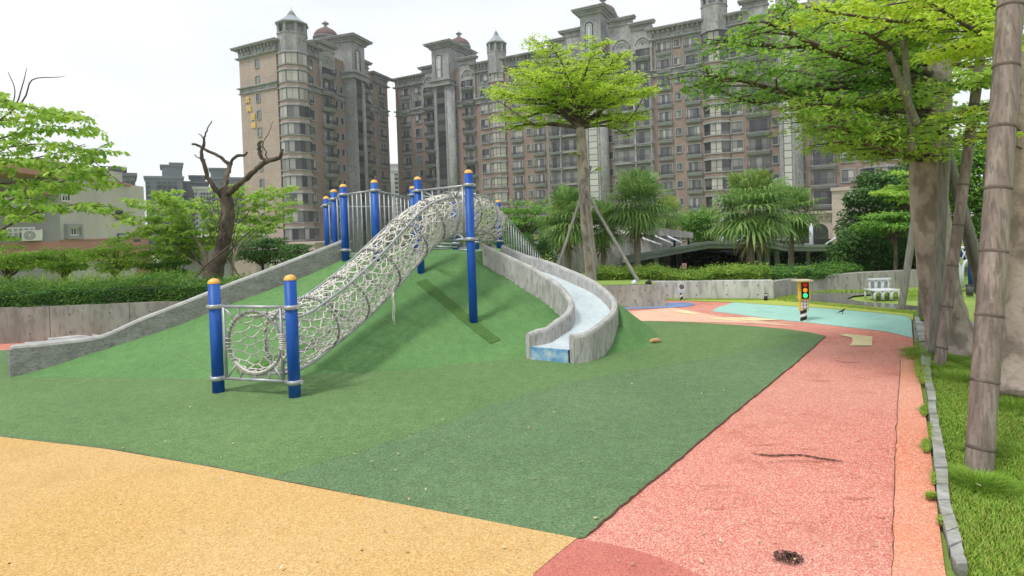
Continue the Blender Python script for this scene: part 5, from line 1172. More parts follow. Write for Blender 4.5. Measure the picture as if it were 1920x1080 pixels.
def leaf(g, x, y, z, s, dirx=None, droop=.25, asp=.5, tilt=.5):
    """one folded leaf: 4 vertices, 2 faces"""
    a = rn.uniform(0, 6.283) if dirx is None else dirx+rn.uniform(-.9,.9)
    ca, sa = math.cos(a), math.sin(a); s *= rn.uniform(.7,1.3); el = rn.gauss(-droop, .35); ce, se = math.cos(el), math.sin(el)
    w = s*asp*.5; ro = rn.gauss(0, tilt); wz = math.sin(ro)*w; wc = math.cos(ro)*w
    lx, ly, lz = ca*ce*s, sa*ce*s, se*s; o = len(g.v)
    g.v.append((x,y,z)); g.v.append((x+lx*.55-sa*wc, y+ly*.55+ca*wc, z+lz*.55+wz)); g.v.append((x+lx,y+ly,z+lz-s*.06)); g.v.append((x+lx*.55+sa*wc, y+ly*.55-ca*wc, z+lz*.55-wz))
    g.f.append((o,o+1,o+2)); g.f.append((o,o+2,o+3)); g.m += [0,0]; g.sm += [False,False]
def cluster(g, p, n, rad, s, flat=.35, **k):
    for _ in range(n):
        a = rn.uniform(0,6.283); r_ = rad*math.sqrt(rn.random()); leaf(g, p[0]+math.cos(a)*r_, p[1]+math.sin(a)*r_, p[2]+rn.gauss(0, rad*flat*.5), s, **k)
def wob(P, amp, seed=None):
    return [p+Vector((rn.gauss(0,amp),rn.gauss(0,amp),rn.gauss(0,amp*.5))) if 0 < i < len(P)-1 else p for i, p in enumerate(P)]
def branch(wood, lv, pts, r0, r1, tw, n_tw, n_leaf, ls, rad=.10, t0=.2, flat=.3, rise=.12, sub=True, endn=1.0, asp=.5, droop=.2):
    """limb along pts with side twigs carrying leaf clusters (layered habit)"""
    P = cat_rom(pts, 4); k = len(P); wood.tube(P, [r0+(r1-r0)*i/(k-1) for i in range(k)], 6)
    for j in range(n_tw):
        t = t0+(1-t0)*(j+rn.random()*.8)/n_tw; f = t*(k-1); i = min(int(f), k-2); p = P[i].lerp(P[i+1], f-i); d = (P[i+1]-P[i]); d.z = 0
        if d.length < 1e-5: d = Vector((rn.gauss(0,1), rn.gauss(0,1), 0))
        d.normalize(); sgn = 1 if j % 2 else -1; an = sgn*R(rn.uniform(25,85)); dd = Vector((d.x*math.cos(an)-d.y*math.sin(an), d.x*math.sin(an)+d.y*math.cos(an), rise*rn.uniform(-.6,1.6)))
        ln = tw*rn.uniform(.5,1.15)*(1.0 if t < .75 else 1.0-(t-.75)*1.8); e = p+dd*ln; m_ = (p+e)/2+Vector((rn.gauss(0,.04)*ln,rn.gauss(0,.04)*ln,rn.uniform(-.01,.07)*ln))
        wood.tube([p,m_,e], [r1*1.0+.003,r1*.7+.002,.0025], 4, caps=False)
        nc = max(2, int(ln/(rad*1.15)))
        for c in range(nc):
            s_ = (c+.6)/nc; q = (p.lerp(m_, s_*2) if s_ < .5 else m_.lerp(e, s_*2-1)); q = q+Vector((rn.gauss(0,rad*.5),rn.gauss(0,rad*.5),rn.gauss(0,rad*.2)))
            cluster(lv, q, n_leaf, rad, ls, flat, asp=asp, droop=droop)
            if sub and rn.random() < .7:
                a = math.atan2(dd.y, dd.x)+rn.choice((-1,1))*R(rn.uniform(30,80)); l2 = ln*rn.uniform(.2,.45); q2 = q+Vector((math.cos(a)*l2, math.sin(a)*l2, l2*rise*rn.uniform(-.5,1.5)))
                wood.tube([q,q2], [.0035,.002], 3, caps=False); cluster(lv, q2, n_leaf, rad, ls, flat, asp=asp, droop=droop); cluster(lv, q.lerp(q2,.55), n_leaf//2, rad*.8, ls, flat, asp=asp, droop=droop)
def tree_obj(name, label, cat='tree', group=None): return thing(name, label, cat, group)
def pole(name, label, p, q, r0, r1, mat, node=.0, group=None, cat='tree stake'):
    p, q = Vector(p), Vector(q); n = 40; P = []; rs = []; ln = (q-p).length; nn = int(ln/node) if node else 0
    for i in range(n+1):
        t = i/n; P.append(p.lerp(q,t)); rs.append((r0+(r1-r0)*t)*(1+rn.uniform(-.015,.015)))
    g = MB(); g.tube(P, rs, 14); 
    for k in range(nn):     # raised nodes of the cane
        t = (k+.6)/nn; c = p.lerp(q,t); d = (q-p).normalized(); rr = r0+(r1-r0)*t
        g.tube([c-d*.012,c-d*.004,c+d*.004,c+d*.012], [rr*1.0,rr*1.06,rr*1.06,rr*1.0], 14, 1, caps=False)
    return tag(g.build(name, [M[mat], M['node']]), label, cat, group)

# ---- propped umbrella tree in the middle ----
D0 = 12.7
t1 = tree_obj('umbrella_tree', 'slender tree with flat lime green layered crown propped by poles behind the slide')
tp_ = cat_rom([W(1112,540,D0),W(1108,490,D0),W(1101,430,D0),W(1096,370,D0),W(1092,310,D0),W(1090,262,D0),W(1088,240,D0)], 4)
g = MB(); n = len(tp_); g.tube(tp_, [.150-.045*min(1,i/(n-1))+(.03*max(0,1-i/3)) +rn.uniform(-.004,.004) for i in range(n)], 14); g.build('trunk', M['bark'], t1)
wood, lv = MB(), MB(); top = tp_[-1]; cx = W(1072,180,D0).x
nb = 26
for k in range(nb):
    a = k*2.399+.3; lay = k/(nb-1); outr = 1.95*(1-.52*lay**1.6)*rn.uniform(.82,1.08)
    zend = W(1072,212-122*lay,D0).z + rn.uniform(-.08,.10)
    st_ = tp_[-1].lerp(Vector((cx+.15, D0, W(1088,150,D0).z)), lay*.75); 
    e = Vector((cx+math.cos(a)*outr, D0+math.sin(a)*outr*.95, zend)); m1 = st_.lerp(e,.35)+Vector((0,0,(.04+.12*(1-lay))*(e-st_).length-.05))
    m2 = st_.lerp(e,.7)+Vector((0,0,.05))
    branch(wood, lv, wob([st_,m1,m2,e],.03), .050*(1-.5*lay), .008, .62*(1-.2*lay), 17, 9, .066, rad=.095, t0=.16, rise=.10)
wood.tube(cat_rom([tp_[-2], Vector((cx+.18,D0,W(1088,190,D0).z)), Vector((cx+.1,D0,W(1088,120,D0).z))],5), [.10-.07*i/10 for i in range(11)], 8)
for dx, dz, ee in ((-.5,.55,-1.2),(.55,.5,1.2)): wood.tube(cat_rom([tp_[-1], tp_[-1]+Vector((dx*.5,.05,dz*.45)), tp_[-1]+Vector((dx*1.2,.1,dz)), Vector((cx+ee,D0,W(1072,190,D0).z))],4), [.085,.08,.07,.065,.06,.055,.05,.04,.035,.03,.025,.02,.015], 8)
for q in ((1000,232,918,178),(1180,225,1222,152),(1150,240,1182,255),(975,235,955,245)):
    a, b = W(q[0],q[1],D0-.3), W(q[2],q[3],D0-.2); branch(wood, lv, [tp_[-1],tp_[-1].lerp(a,.6)+Vector((0,0,.05)),a,b], .04, .006, .45, 10, 8, .064, rad=.08, t0=.3)
for q in ((1098,330,1128,312),(1096,300,1075,285)):
    a, b = W(q[0],q[1],D0), W(q[2],q[3],D0-.2); branch(wood, lv, [a,a.lerp(b,.5),b], .012, .004, .15, 4, 5, .06, rad=.05, t0=.5, sub=False)
wood.build('limbs', M['bark_dark'], t1); lv.build('crown', M['lf_yellow'], t1)
GP = 'timber props of the umbrella tree'
pole('tree_prop', 'pale timber prop leaning right from the slide to the umbrella tree', W(1043,500,12.0)-Vector((0,0,.1)), W(1108,312,12.6), .034, .028, 'pole', group=GP)
pole('tree_prop', 'timber prop slanting from the planter block top up to the umbrella tree', W(1207,545,11.4), W(1098,358,12.6), .038, .030, 'pole', group=GP)
pole('tree_prop', 'near vertical pale timber prop close beside the umbrella tree trunk', W(1118,535,12.1), W(1098,372,12.5), .034, .028, 'pole', group=GP)

# ---- big tree on the right with its props ----
t2 = tree_obj('large_tree', 'large tree with thick flared grey trunk and wide layered canopy reaching over the path')
D1 = 6.7
tk = [(1790,668,6.55,.33),(1784,640,6.58,.255),(1775,600,6.6,.215),(1764,550,6.6,.20),(1754,480,6.6,.192),(1744,400,6.6,.185),(1739,330,6.6,.18),(1743,260,6.6,.175),(1752,200,6.6,.17),(1756,130,6.6,.14),(1765,40,6.6,.11),(1775,-60,6.6,.08)]
P = cat_rom([W(a,b,c) for a,b,c,_ in tk],3); rr = []
for i in range(len(tk)-1):
    for j in range(3): rr.append((tk[i][3]+(tk[i+1][3]-tk[i][3])*j/3)*rn.uniform(.97,1.03))
rr.append(tk[-1][3]); g = MB(); g.tube(P, rr, 22); g.build('trunk', M['bark'], t2)
wood, lv = MB(), MB(); lv2 = MB(); lv3 = MB()
def bp(*q): return [W(*p) for p in q]
# main dark layer, upper left: long limb to the left and its fellows
L1 = [ [(1750,150,6.6),(1640,160,6.6),(1520,170,6.5),(1400,190,6.4),(1310,150,6.3)], [(1750,120,6.6),(1620,90,6.4),(1500,85,6.2),(1400,80,6.1),(1345,75,6.0)],
       [(1750,160,6.6),(1650,150,7.2),(1550,140,7.8),(1450,130,8.3),(1370,125,8.6)], [(1740,200,6.6),(1600,190,6.1),(1480,170,5.8),(1380,150,5.6),(1315,142,5.5)],
       [(1745,150,6.6),(1650,120,5.9),(1560,100,5.4),(1480,60,5.1),(1430,40,5.0)], [(1750,100,6.6),(1640,60,7.0),(1540,40,7.4),(1440,40,7.8)],
       [(1750,140,6.6),(1700,120,6.0),(1660,90,5.2),(1620,60,4.8)], [(1740,170,6.6),(1620,150,6.4),(1540,160,5.9),(1460,175,5.6)] , [(1740,120,6.6),(1640,120,6.8),(1560,110,7.0),(1480,115,7.2)]]
for qi, q in enumerate(L1): branch(wood, lv if qi in (4,5,6,8) else lv3, wob(bp(*q),.02), .050, .009, .62, 19, 9, .058, rad=.10, t0=.12, rise=.06, flat=.45)  # darker leaf on most limbs puts the canopy's underside shade into colour
# lower layer
L2 = [ [(1742,300,6.6),(1660,300,6.2),(1580,270,5.9),(1500,195,5.8)], [(1742,290,6.6),(1670,250,6.6),(1590,220,6.7),(1520,215,6.8)], [(1742,320,6.6),(1700,300,5.8),(1640,290,5.4),(1575,262,5.2)],
       [(1745,300,6.6),(1680,270,7.4),(1600,250,8.0),(1530,235,8.4)], [(1745,280,6.6),(1700,230,6.9),(1650,200,7.0),(1590,190,7.2)], [(1745,330,6.6),(1700,330,6.4),(1650,318,6.1),(1600,290,5.9)], [(1742,310,6.6),(1660,330,6.5),(1600,300,6.3),(1540,250,6.2)], [(1742,300,6.6),(1680,320,5.7),(1620,300,5.3),(1540,230,5.1)], [(1742,240,6.6),(1650,220,5.7),(1570,205,5.4),(1500,200,5.3)],
       [(1748,290,6.6),(1790,270,6.1),(1830,260,5.8),(1870,250,5.6)], [(1748,250,6.6),(1800,220,6.9),(1850,200,7.2),(1900,190,7.5)], [(1748,310,6.6),(1790,300,7.2),(1840,285,7.6)], [(1748,230,6.6),(1720,200,6.0),(1690,190,5.6),(1650,200,5.4)]]
for q in L2: branch(wood, lv2, wob(bp(*[(a,b-38*min(1,max(0,(b-190)/70)) if i else b-25,c) for i,(a,b,c) in enumerate(q)]),.02), .032, .006, .50, 18, 9, .058, rad=.095, t0=.15, rise=.08, flat=.45)
for q in ([(1745,120,6.6),(1800,80,6.6),(1850,50,6.5),(1900,40,6.4)], [(1750,60,6.6),(1800,20,6.0),(1840,-10,5.8)], [(1750,100,6.6),(1790,120,7.4),(1840,130,8.0),(1890,120,8.4)],[(1750,150,6.6),(1800,160,6.2),(1850,160,5.9),(1900,150,5.6)]):
    branch(wood, lv2, wob(bp(*q),.02), .04, .008, .55, 18, 12, .062, rad=.10, t0=.15)
wood.build('limbs', M['bark_dark'], t2); lv.build('crown', M['lf_canopy'], t2); lv2.build('crown', M['lf_bright'], t2); lv3.build('crown', M['lf_mid'], t2)
# ---- neighbour on the far right, its lime branch crossing the top ----
t3 = tree_obj('bark_tree', 'rough barked tree at the right edge, its lime green branch crossing above')
tk = [(1908,748,4.75,.19),(1906,720,4.8,.148),(1910,640,4.85,.125),(1917,520,4.9,.108),(1922,380,4.9,.097),(1924,240,4.9,.094),(1915,140,4.9,.09),(1905,80,4.9,.085)]
P = cat_rom([W(a,b,c) for a,b,c,_ in tk],3); rr = []
for i in range(len(tk)-1):
    for j in range(3): rr.append((tk[i][3]+(tk[i+1][3]-tk[i][3])*j/3)*rn.uniform(.97,1.03))
rr.append(tk[-1][3]); g = MB(); g.tube(P, rr, 18); g.build('trunk', M['bark'], t3)
wood, lv = MB(), MB()
for q, r_ in (([(1905,100,4.9),(1860,78,4.85),(1800,35,4.75),(1700,38,4.6),(1600,28,4.4),(1500,12,4.3)],.035), ([(1860,78,4.85),(1820,50,4.4),(1770,20,4.1),(1720,0,3.9),(1680,-15,3.8)],.02), ([(1800,38,4.75),(1740,50,5.0),(1680,60,5.2),(1600,62,5.3)],.018),
              ([(1905,110,4.9),(1870,90,4.5),(1840,85,4.2),(1800,92,4.1)],.018), ([(1905,90,4.9),(1860,10,4.8),(1800,-10,4.7),(1740,-20,4.6)],.03), ([(1800,35,4.75),(1720,25,5.3),(1640,15,5.8),(1560,8,6.1)],.02)):
    branch(wood, lv, wob(bp(*q),.012), r_, .005, .34, 20, 11, .052, rad=.065, t0=.10, rise=.05, asp=.5)
for q in ([(1915,250,4.9),(1880,220,4.6),(1840,205,4.4),(1800,215,4.3)],[(1918,280,4.9),(1880,260,4.5),(1845,235,4.3)]):
    branch(wood, lv, wob(bp(*q),.012), .010, .003, .18, 7, 6, .045, rad=.045, t0=.35, rise=.05)
wood.build('limbs', M['bark_dark'], t3); lv.build('crown', M['lf_yellow'], t3)
GB = 'bamboo and timber poles propping the large tree'
def st(label, a, b, r0, r1, mat='bamboo', node=.0, ext=0):
    A, B = W(*a), W(*b); d = (A-B).normalized(); return pole('tree_stake', label, A+d*ext, B, r0, r1, mat, node, GB)
st('thickest bamboo pole, standing nearest in front of the right lawn', (1834,899,3.42), (1897,-30,3.75), .072, .070, 'bamboo', .36, .05)
st('leaning bamboo pole with its foot in a grass tuft before the big trunk', (1761,690,5.85), (1850,20,6.1), .052, .045, 'bamboo', .40, .05)
st('pale bamboo pole at the right edge behind the thickest pole', (1903,705,5.6), (1938,160,5.8), .055, .050, 'pole', 0, .1)
st('grey lichened pole upright against the big trunk', (1752,645,6.2), (1774,255,6.35), .055, .052, 'pole', 0, .1)
st('dark pole crossing from the lower right up to the big trunk', (1842,560,6.6), (1768,250,6.5), .055, .05, 'pole', 0, 1.0)
st('thin leaning pole standing in the lawn left of the big trunk', (1689,587,9.4), (1716,400,9.2), .055, .05, 'pole', 0, .05)
st('short brownish pole just left of the big trunk on the grass', (1727,607,8.6), (1737,330,8.0), .05, .045, 'bamboo', 0, .05)
st('brown pole rising at the left side of the big trunk from the grass', (1743,648,6.7), (1741,560,6.9), .045, .045, 'bamboo', 0, .05)
st('pole with bare tip showing inside the upper canopy, left one', (1712,215,5.1), (1666,100,4.9), .030, .026, 'pole', 0, .1)
st('pole with bare tip showing inside the upper canopy, right one', (1709,262,5.2), (1694,60,5.0), .028, .026, 'pole', 0, .1)
st('slanting pole under the canopy right of the big trunk', (1878,640,6.3), (1790,330,6.6), .045, .04, 'pole', 0, .15)

# ---- left tree with large bright leaves ----
t4 = tree_obj('broadleaf_tree', 'tree with drooping bright green leaves reaching in from the left edge')
wood, lv = MB(), MB()
trk = bp((-330,560,10.6),(-300,470,10.5),(-260,380,10.5),(-230,300,10.5)); g = MB(); g.tube(cat_rom(trk,4), [.14-.005*i for i in range(13)], 12); g.build('trunk', M['bark'], t4)
s0 = trk[1]
for q in ([(-200,420,10.5),(-60,400,10.3),(60,362,10.1),(150,330,10.0),(180,318,9.9)], [(-200,420,10.5),(-60,455,10.2),(60,400,10.0),(150,385,9.9),(245,418,9.8)], [(-220,360,10.5),(-100,310,10.3),(0,280,10.2),(120,275,10.1),(230,345,10.0)],
          [(-220,330,10.5),(-100,260,10.6),(0,225,10.6),(100,215,10.6),(170,225,10.6)], [(-220,340,10.5),(-110,300,11.0),(-10,300,11.3),(80,310,11.4),(150,330,11.4)], [(-220,330,10.5),(-100,220,10.0),(-20,190,9.8),(60,200,9.7),(120,220,9.6)],
          [(-200,380,10.5),(-90,390,10.9),(0,400,11.1),(70,380,11.3)], [(-220,300,10.5),(-120,240,10.3),(-60,200,10.1),(0,178,10.0)], [(-200,400,10.5),(-60,350,10.6),(60,340,10.6),(140,300,10.6),(210,265,10.6)], [(-200,360,10.5),(-80,290,10.8),(20,255,10.9),(110,240,11),(180,240,11)], [(-200,380,10.5),(-90,330,10.0),(0,310,9.9),(90,290,9.8),(160,270,9.8)], [(-200,400,10.5),(-70,380,10.9),(40,360,11),(120,350,11),(215,345,11)]):
    branch(wood, lv, wob(bp(*q),.03), .028, .005, .52, 13, 7, .110, rad=.115, t0=.24, rise=-.02, droop=.55, asp=.6, flat=.3)
for q in ([(-60,260,12),(20,210,12),(42,160,12),(50,128,12)],[(-20,240,12),(42,190,12),(60,150,12),(105,145,12),(122,143,12)],[(20,215,12),(28,170,12),(15,135,12)]): wood.tube(cat_rom(bp(*q),4), [.022-.0014*i for i in range(13)] if len(q) == 4 else ([.02-.001*i for i in range(17)] if len(q) == 5 else [.014-.001*i for i in range(9)]), 6)
wood.build('limbs', M['twig'], t4); lv.build('crown', M['lf_bright'], t4)
# ---- multi-stem tree, mid left ----
t5 = tree_obj('spreading_tree', 'multi stemmed bright green tree spreading beside the bare lopped trunk')
wood, lv = MB(), MB(); D = 11.3; D = 11.9; b0_ = W(388,530,D); g = MB()
for q in ([(380,500),(345,455),(300,430),(255,440),(215,455)], [(375,490),(330,430),(290,390),(250,375)], [(382,480),(350,420),(330,380),(300,360)], [(388,480),(380,440),(390,400),(370,372)], [(380,505),(350,480),(310,470),(270,478)], [(384,490),(400,450),(420,430),(400,400)],
          [(378,490),(340,440),(310,400),(320,362)], [(380,500),(330,470),(290,440),(240,405)], [(384,480),(360,440),(350,400),(345,375)], [(380,510),(360,470),(330,450),(280,410)], [(384,495),(365,450),(345,430),(310,420)]):
    dd = D+rn.uniform(-.9,.9); pts = [b0_+Vector((rn.uniform(-.1,.1),rn.uniform(-.05,.05),0))]+[W(x,y,D+(dd-D)*(i+1)/len(q)) for i,(x,y) in enumerate(q)]
    branch(wood, lv, wob(pts,.02), .026, .005, .40, 17, 9, .088, rad=.10, t0=.38, droop=.4, asp=.58)
wood.build('stems', M['bark'], t5); lv.build('crown', M['lf_bright'], t5)
# ---- leaves to the right of the lopped tree ----
t6 = tree_obj('young_tree', 'young bright green tree behind the right side of the lopped trunk')
wood, lv = MB(), MB(); D = 13.2; b0_ = W(436,545,D)
for q in ([(440,480),(470,430),(500,395),(548,375)], [(440,470),(460,410),(480,375),(500,355)], [(438,480),(450,420),(455,370),(450,345)], [(440,485),(480,440),(520,410),(545,392)], [(438,470),(470,400),(520,365),(540,352)], [(438,490),(425,430),(430,380),(415,350)], [(440,480),(470,440),(500,420),(520,405)]):
    pts = [b0_]+[W(x,y,D+rn.uniform(-.5,.5)) for x, y in q]; branch(wood, lv, pts, .020, .005, .40, 14, 9, .085, rad=.10, t0=.42, droop=.35)
wood.build('stems', M['bark'], t6); lv.build('crown', M['lf_bright'], t6)
# ---- bare lopped tree ----
t7 = tree_obj('lopped_tree', 'dark bare tree with thick charred trunk and sawn off upswept limbs')
D = 11.0
def limb(g, q, D=11.0, n=10, rough=.12, kk=.38):
    P = cat_rom([W(x,y,D+(dz if dz else 0)) for x,y,_,dz in q],4); rs = []
    for i in range(len(q)-1):
        for j in range(4): rs.append(kk*(q[i][2]+(q[i+1][2]-q[i][2])*j/4)*rn.uniform(1-rough,1+rough))
    rs.append(kk*q[-1][2]); g.tube([p+Vector((rn.gauss(0,.008),rn.gauss(0,.008),0)) for p in P], rs, n)
g = MB(); limb(g, [(396,540,.33,0),(404,510,.28,0),(412,480,.26,0),(420,450,.25,0),(426,420,.235,0),(427,390,.22,0),(424,365,.22,0),(420,352,.17,0)], n=16, kk=.50); g.build('trunk', M['bark_dark'], t7)
g = MB()
limb(g, [(418,368,.15,0),(402,352,.12,-.1),(390,333,.105,-.2),(382,305,.10,-.3),(378,285,.085,-.3),(384,262,.05,-.3),(388,245,.035,-.3),(397,226,.02,-.3)])
limb(g, [(420,360,.14,0),(424,335,.12,.1),(429,312,.11,.2),(424,303,.09,.2),(408,292,.075,.2),(388,282,.07,.2),(370,272,.06,.2),(361,270,.055,.2)])
limb(g, [(429,316,.09,.2),(436,300,.08,.25),(446,292,.075,.3),(458,291,.07,.3),(463,285,.05,.3)])
limb(g, [(424,366,.17,0),(440,352,.15,-.2),(462,334,.135,-.4),(482,316,.12,-.5),(500,303,.11,-.6),(516,298,.10,-.7),(526,293,.085,-.7),(529,280,.05,-.7)])
limb(g, [(500,303,.09,-.6),(490,294,.085,-.6),(486,280,.09,-.6),(487,268,.08,-.6),(492,264,.03,-.6)])
limb(g, [(502,300,.04,-.6),(498,285,.035,-.6),(493,268,.03,-.6),(505,245,.02,-.6),(512,228,.012,-.6)], n=6)
limb(g, [(386,300,.04,-.3),(372,296,.03,-.3),(365,290,.02,-.3)], n=6); limb(g, [(384,262,.03,-.3),(376,254,.025,-.3),(371,250,.012,-.3)], n=6)
g.build('lopped_limbs', M['bark_dark'], t7)
g = MB()
for _ in range(26):
    x, y = rn.uniform(400,440), rn.uniform(400,500); P = [(x,y,.024,0)]; dx = rn.choice((-1,1))*rn.uniform(.2,1.0)
    for k in range(4): x += dx*rn.uniform(6,16); y -= rn.uniform(8,26); P.append((x,y,max(.008,.020-.004*k),rn.uniform(-.3,.3)))
    limb(g, P, n=5)
limb(g, [(425,480,.05,-.2),(450,450,.035,-.4),(480,425,.02,-.5)], n=6); limb(g, [(350,545,.05,-.5),(385,500,.045,-.4),(430,460,.035,-.3)], n=6); limb(g, [(455,530,.04,0),(440,505,.045,0),(425,480,.05,0)], n=6)
g.build('twigs', M['twig'], t7)

# ---- layered and round crowns as generic trees ----
def blob_tree(name, label, px, py, rx, rz_, D, mat, n, ls, base_py=None, group=None, lay=0, cat='tree', trunk=True, ry=None):
    """round or layered crown made of many leaf clusters around short limbs"""
    t = tree_obj(name, label, cat, group); c = W(px, py, D); k = D/1060; RX, RZ = rx*k, rz_*k; RY = (ry or rx*.9)*k
    zb_ = W(px, base_py, D).z if base_py else -.1
    wood, lv = MB(), MB(); base = Vector((c.x+rn.uniform(-.1,.1), D, zb_))
    if trunk: g = MB(); g.tube(cat_rom([base, base.lerp(c,.5)+Vector((.05,0,0)), c],4), [max(.03,RX*.07)*(1-.06*i) for i in range(9)], 8); g.build('trunk', M['bark_dark'], t)
    lobes = []
    for i in range(int(10+n/260)):
        u = rn.uniform(-1,1); a = rn.uniform(0,6.283); s_ = math.sqrt(1-u*u); q = rn.uniform(.55,1.0); lobes.append(Vector((c.x+RX*s_*math.cos(a)*q, c.y+RY*s_*math.sin(a)*q, c.z+RZ*(u*.9)*q)))
    for p in lobes: wood.tube([base.lerp(c,.7), base.lerp(c,.9).lerp(p,.6), p], [max(.012,RX*.02),.008,.004], 4, caps=False)
    per = n//len(lobes)
    for p in lobes:
        lr = RX*rn.uniform(.28,.46)
        for _ in range(per):
            a = rn.uniform(0,6.283); 
            if lay: r_ = lr*math.sqrt(rn.random())*1.25; dz = rn.gauss(0,lr*.11)
            else: u = rn.uniform(-.7,1); s2 = math.sqrt(1-u*u); r_ = lr*s2*rn.uniform(.75,1.05); dz = u*lr*.85
            leaf(lv, p.x+math.cos(a)*r_, p.y+math.sin(a)*r_, p.z+dz, ls, dirx=a, droop=.25)
    wood.build('limbs', M['twig'], t); lv.build('crown', M[mat], t); return t
GL = 'trees and shrubs behind the playground'
blob_tree('round_tree', 'dark round topped small tree left of the corner tower foot', 490, 470, 52, 33, 14.5, 'lf_dark', 5200, .075, group=GL, lay=1)
blob_tree('round_tree', 'dark low tree between the round topped tree and the parapet', 548, 470, 34, 18, 16, 'lf_dark', 2400, .075, group=GL, lay=1)
blob_tree('layered_tree', 'bright layered tree showing behind the stair railing', 985, 415, 62, 42, 19, 'lf_mid', 6500, .10, group=GL, lay=1)
blob_tree('layered_tree', 'layered tree directly behind the last blue post', 930, 425, 40, 42, 20, 'lf_mid', 4200, .10, group=GL, lay=1)
blob_tree('layered_tree', 'tree top peeking between the tunnel and its frame posts', 845, 425, 62, 42, 21, 'lf_mid', 4200, .10, group=GL, lay=1)
blob_tree('round_tree', 'dark shrub mass below the layered trees beside the lantern lamp', 1000, 470, 56, 38, 17.5, 'lf_dark', 5200, .09, group=GL)
blob_tree('shrub', 'green shrub behind the pavilion between two palms', 1290, 425, 42, 28, 24, 'lf_mid', 3400, .12, group=GL)
blob_tree('shrub', 'leafy shrub growing behind the pavilion roof centre', 1330, 432, 30, 26, 26, 'lf_mid', 2200, .12, group=GL)
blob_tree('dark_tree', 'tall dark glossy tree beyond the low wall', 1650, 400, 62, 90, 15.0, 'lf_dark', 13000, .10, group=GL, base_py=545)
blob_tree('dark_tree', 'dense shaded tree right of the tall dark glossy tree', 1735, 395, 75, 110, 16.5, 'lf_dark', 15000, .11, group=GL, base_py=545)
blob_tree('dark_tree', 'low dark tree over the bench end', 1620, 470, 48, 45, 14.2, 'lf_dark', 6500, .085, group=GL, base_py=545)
blob_tree('green_tree', 'yellow green leafy tree before the tall dark glossy tree', 1700, 350, 45, 38, 13.5, 'lf_bright', 2600, .09, group=GL, lay=1, base_py=545)
blob_tree('green_tree', 'mid green layered tree left of the big trunk', 1675, 420, 60, 30, 13.0, 'lf_mid', 4200, .085, group=GL, lay=1, base_py=545)
blob_tree('green_tree', 'dense tree behind the big trunk on its right', 1840, 350, 80, 110, 14.0, 'lf_mid', 14000, .10, group=GL, base_py=545)
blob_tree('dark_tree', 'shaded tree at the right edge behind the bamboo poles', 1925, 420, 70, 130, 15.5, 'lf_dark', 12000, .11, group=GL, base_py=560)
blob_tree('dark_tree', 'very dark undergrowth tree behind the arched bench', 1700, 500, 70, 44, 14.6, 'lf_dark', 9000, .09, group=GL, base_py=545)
blob_tree('shrub', 'layered shrub at the left edge behind the long leaf grass', 15, 486, 60, 30, 11.5, 'lf_canopy', 3600, .07, group=GL, lay=1)
blob_tree('shrub', 'layered shrub before the red banded wall', 120, 486, 58, 28, 11.8, 'lf_canopy', 3600, .07, group=GL, lay=1)
blob_tree('shrub', 'bright layered shrub under the school building corner', 215, 482, 58, 30, 11.5, 'lf_bright', 3000, .07, group=GL, lay=1)
blob_tree('shrub', 'green shrub at the foot of the spreading tree', 325, 500, 50, 26, 12.4, 'lf_mid', 3600, .07, group=GL, lay=1)

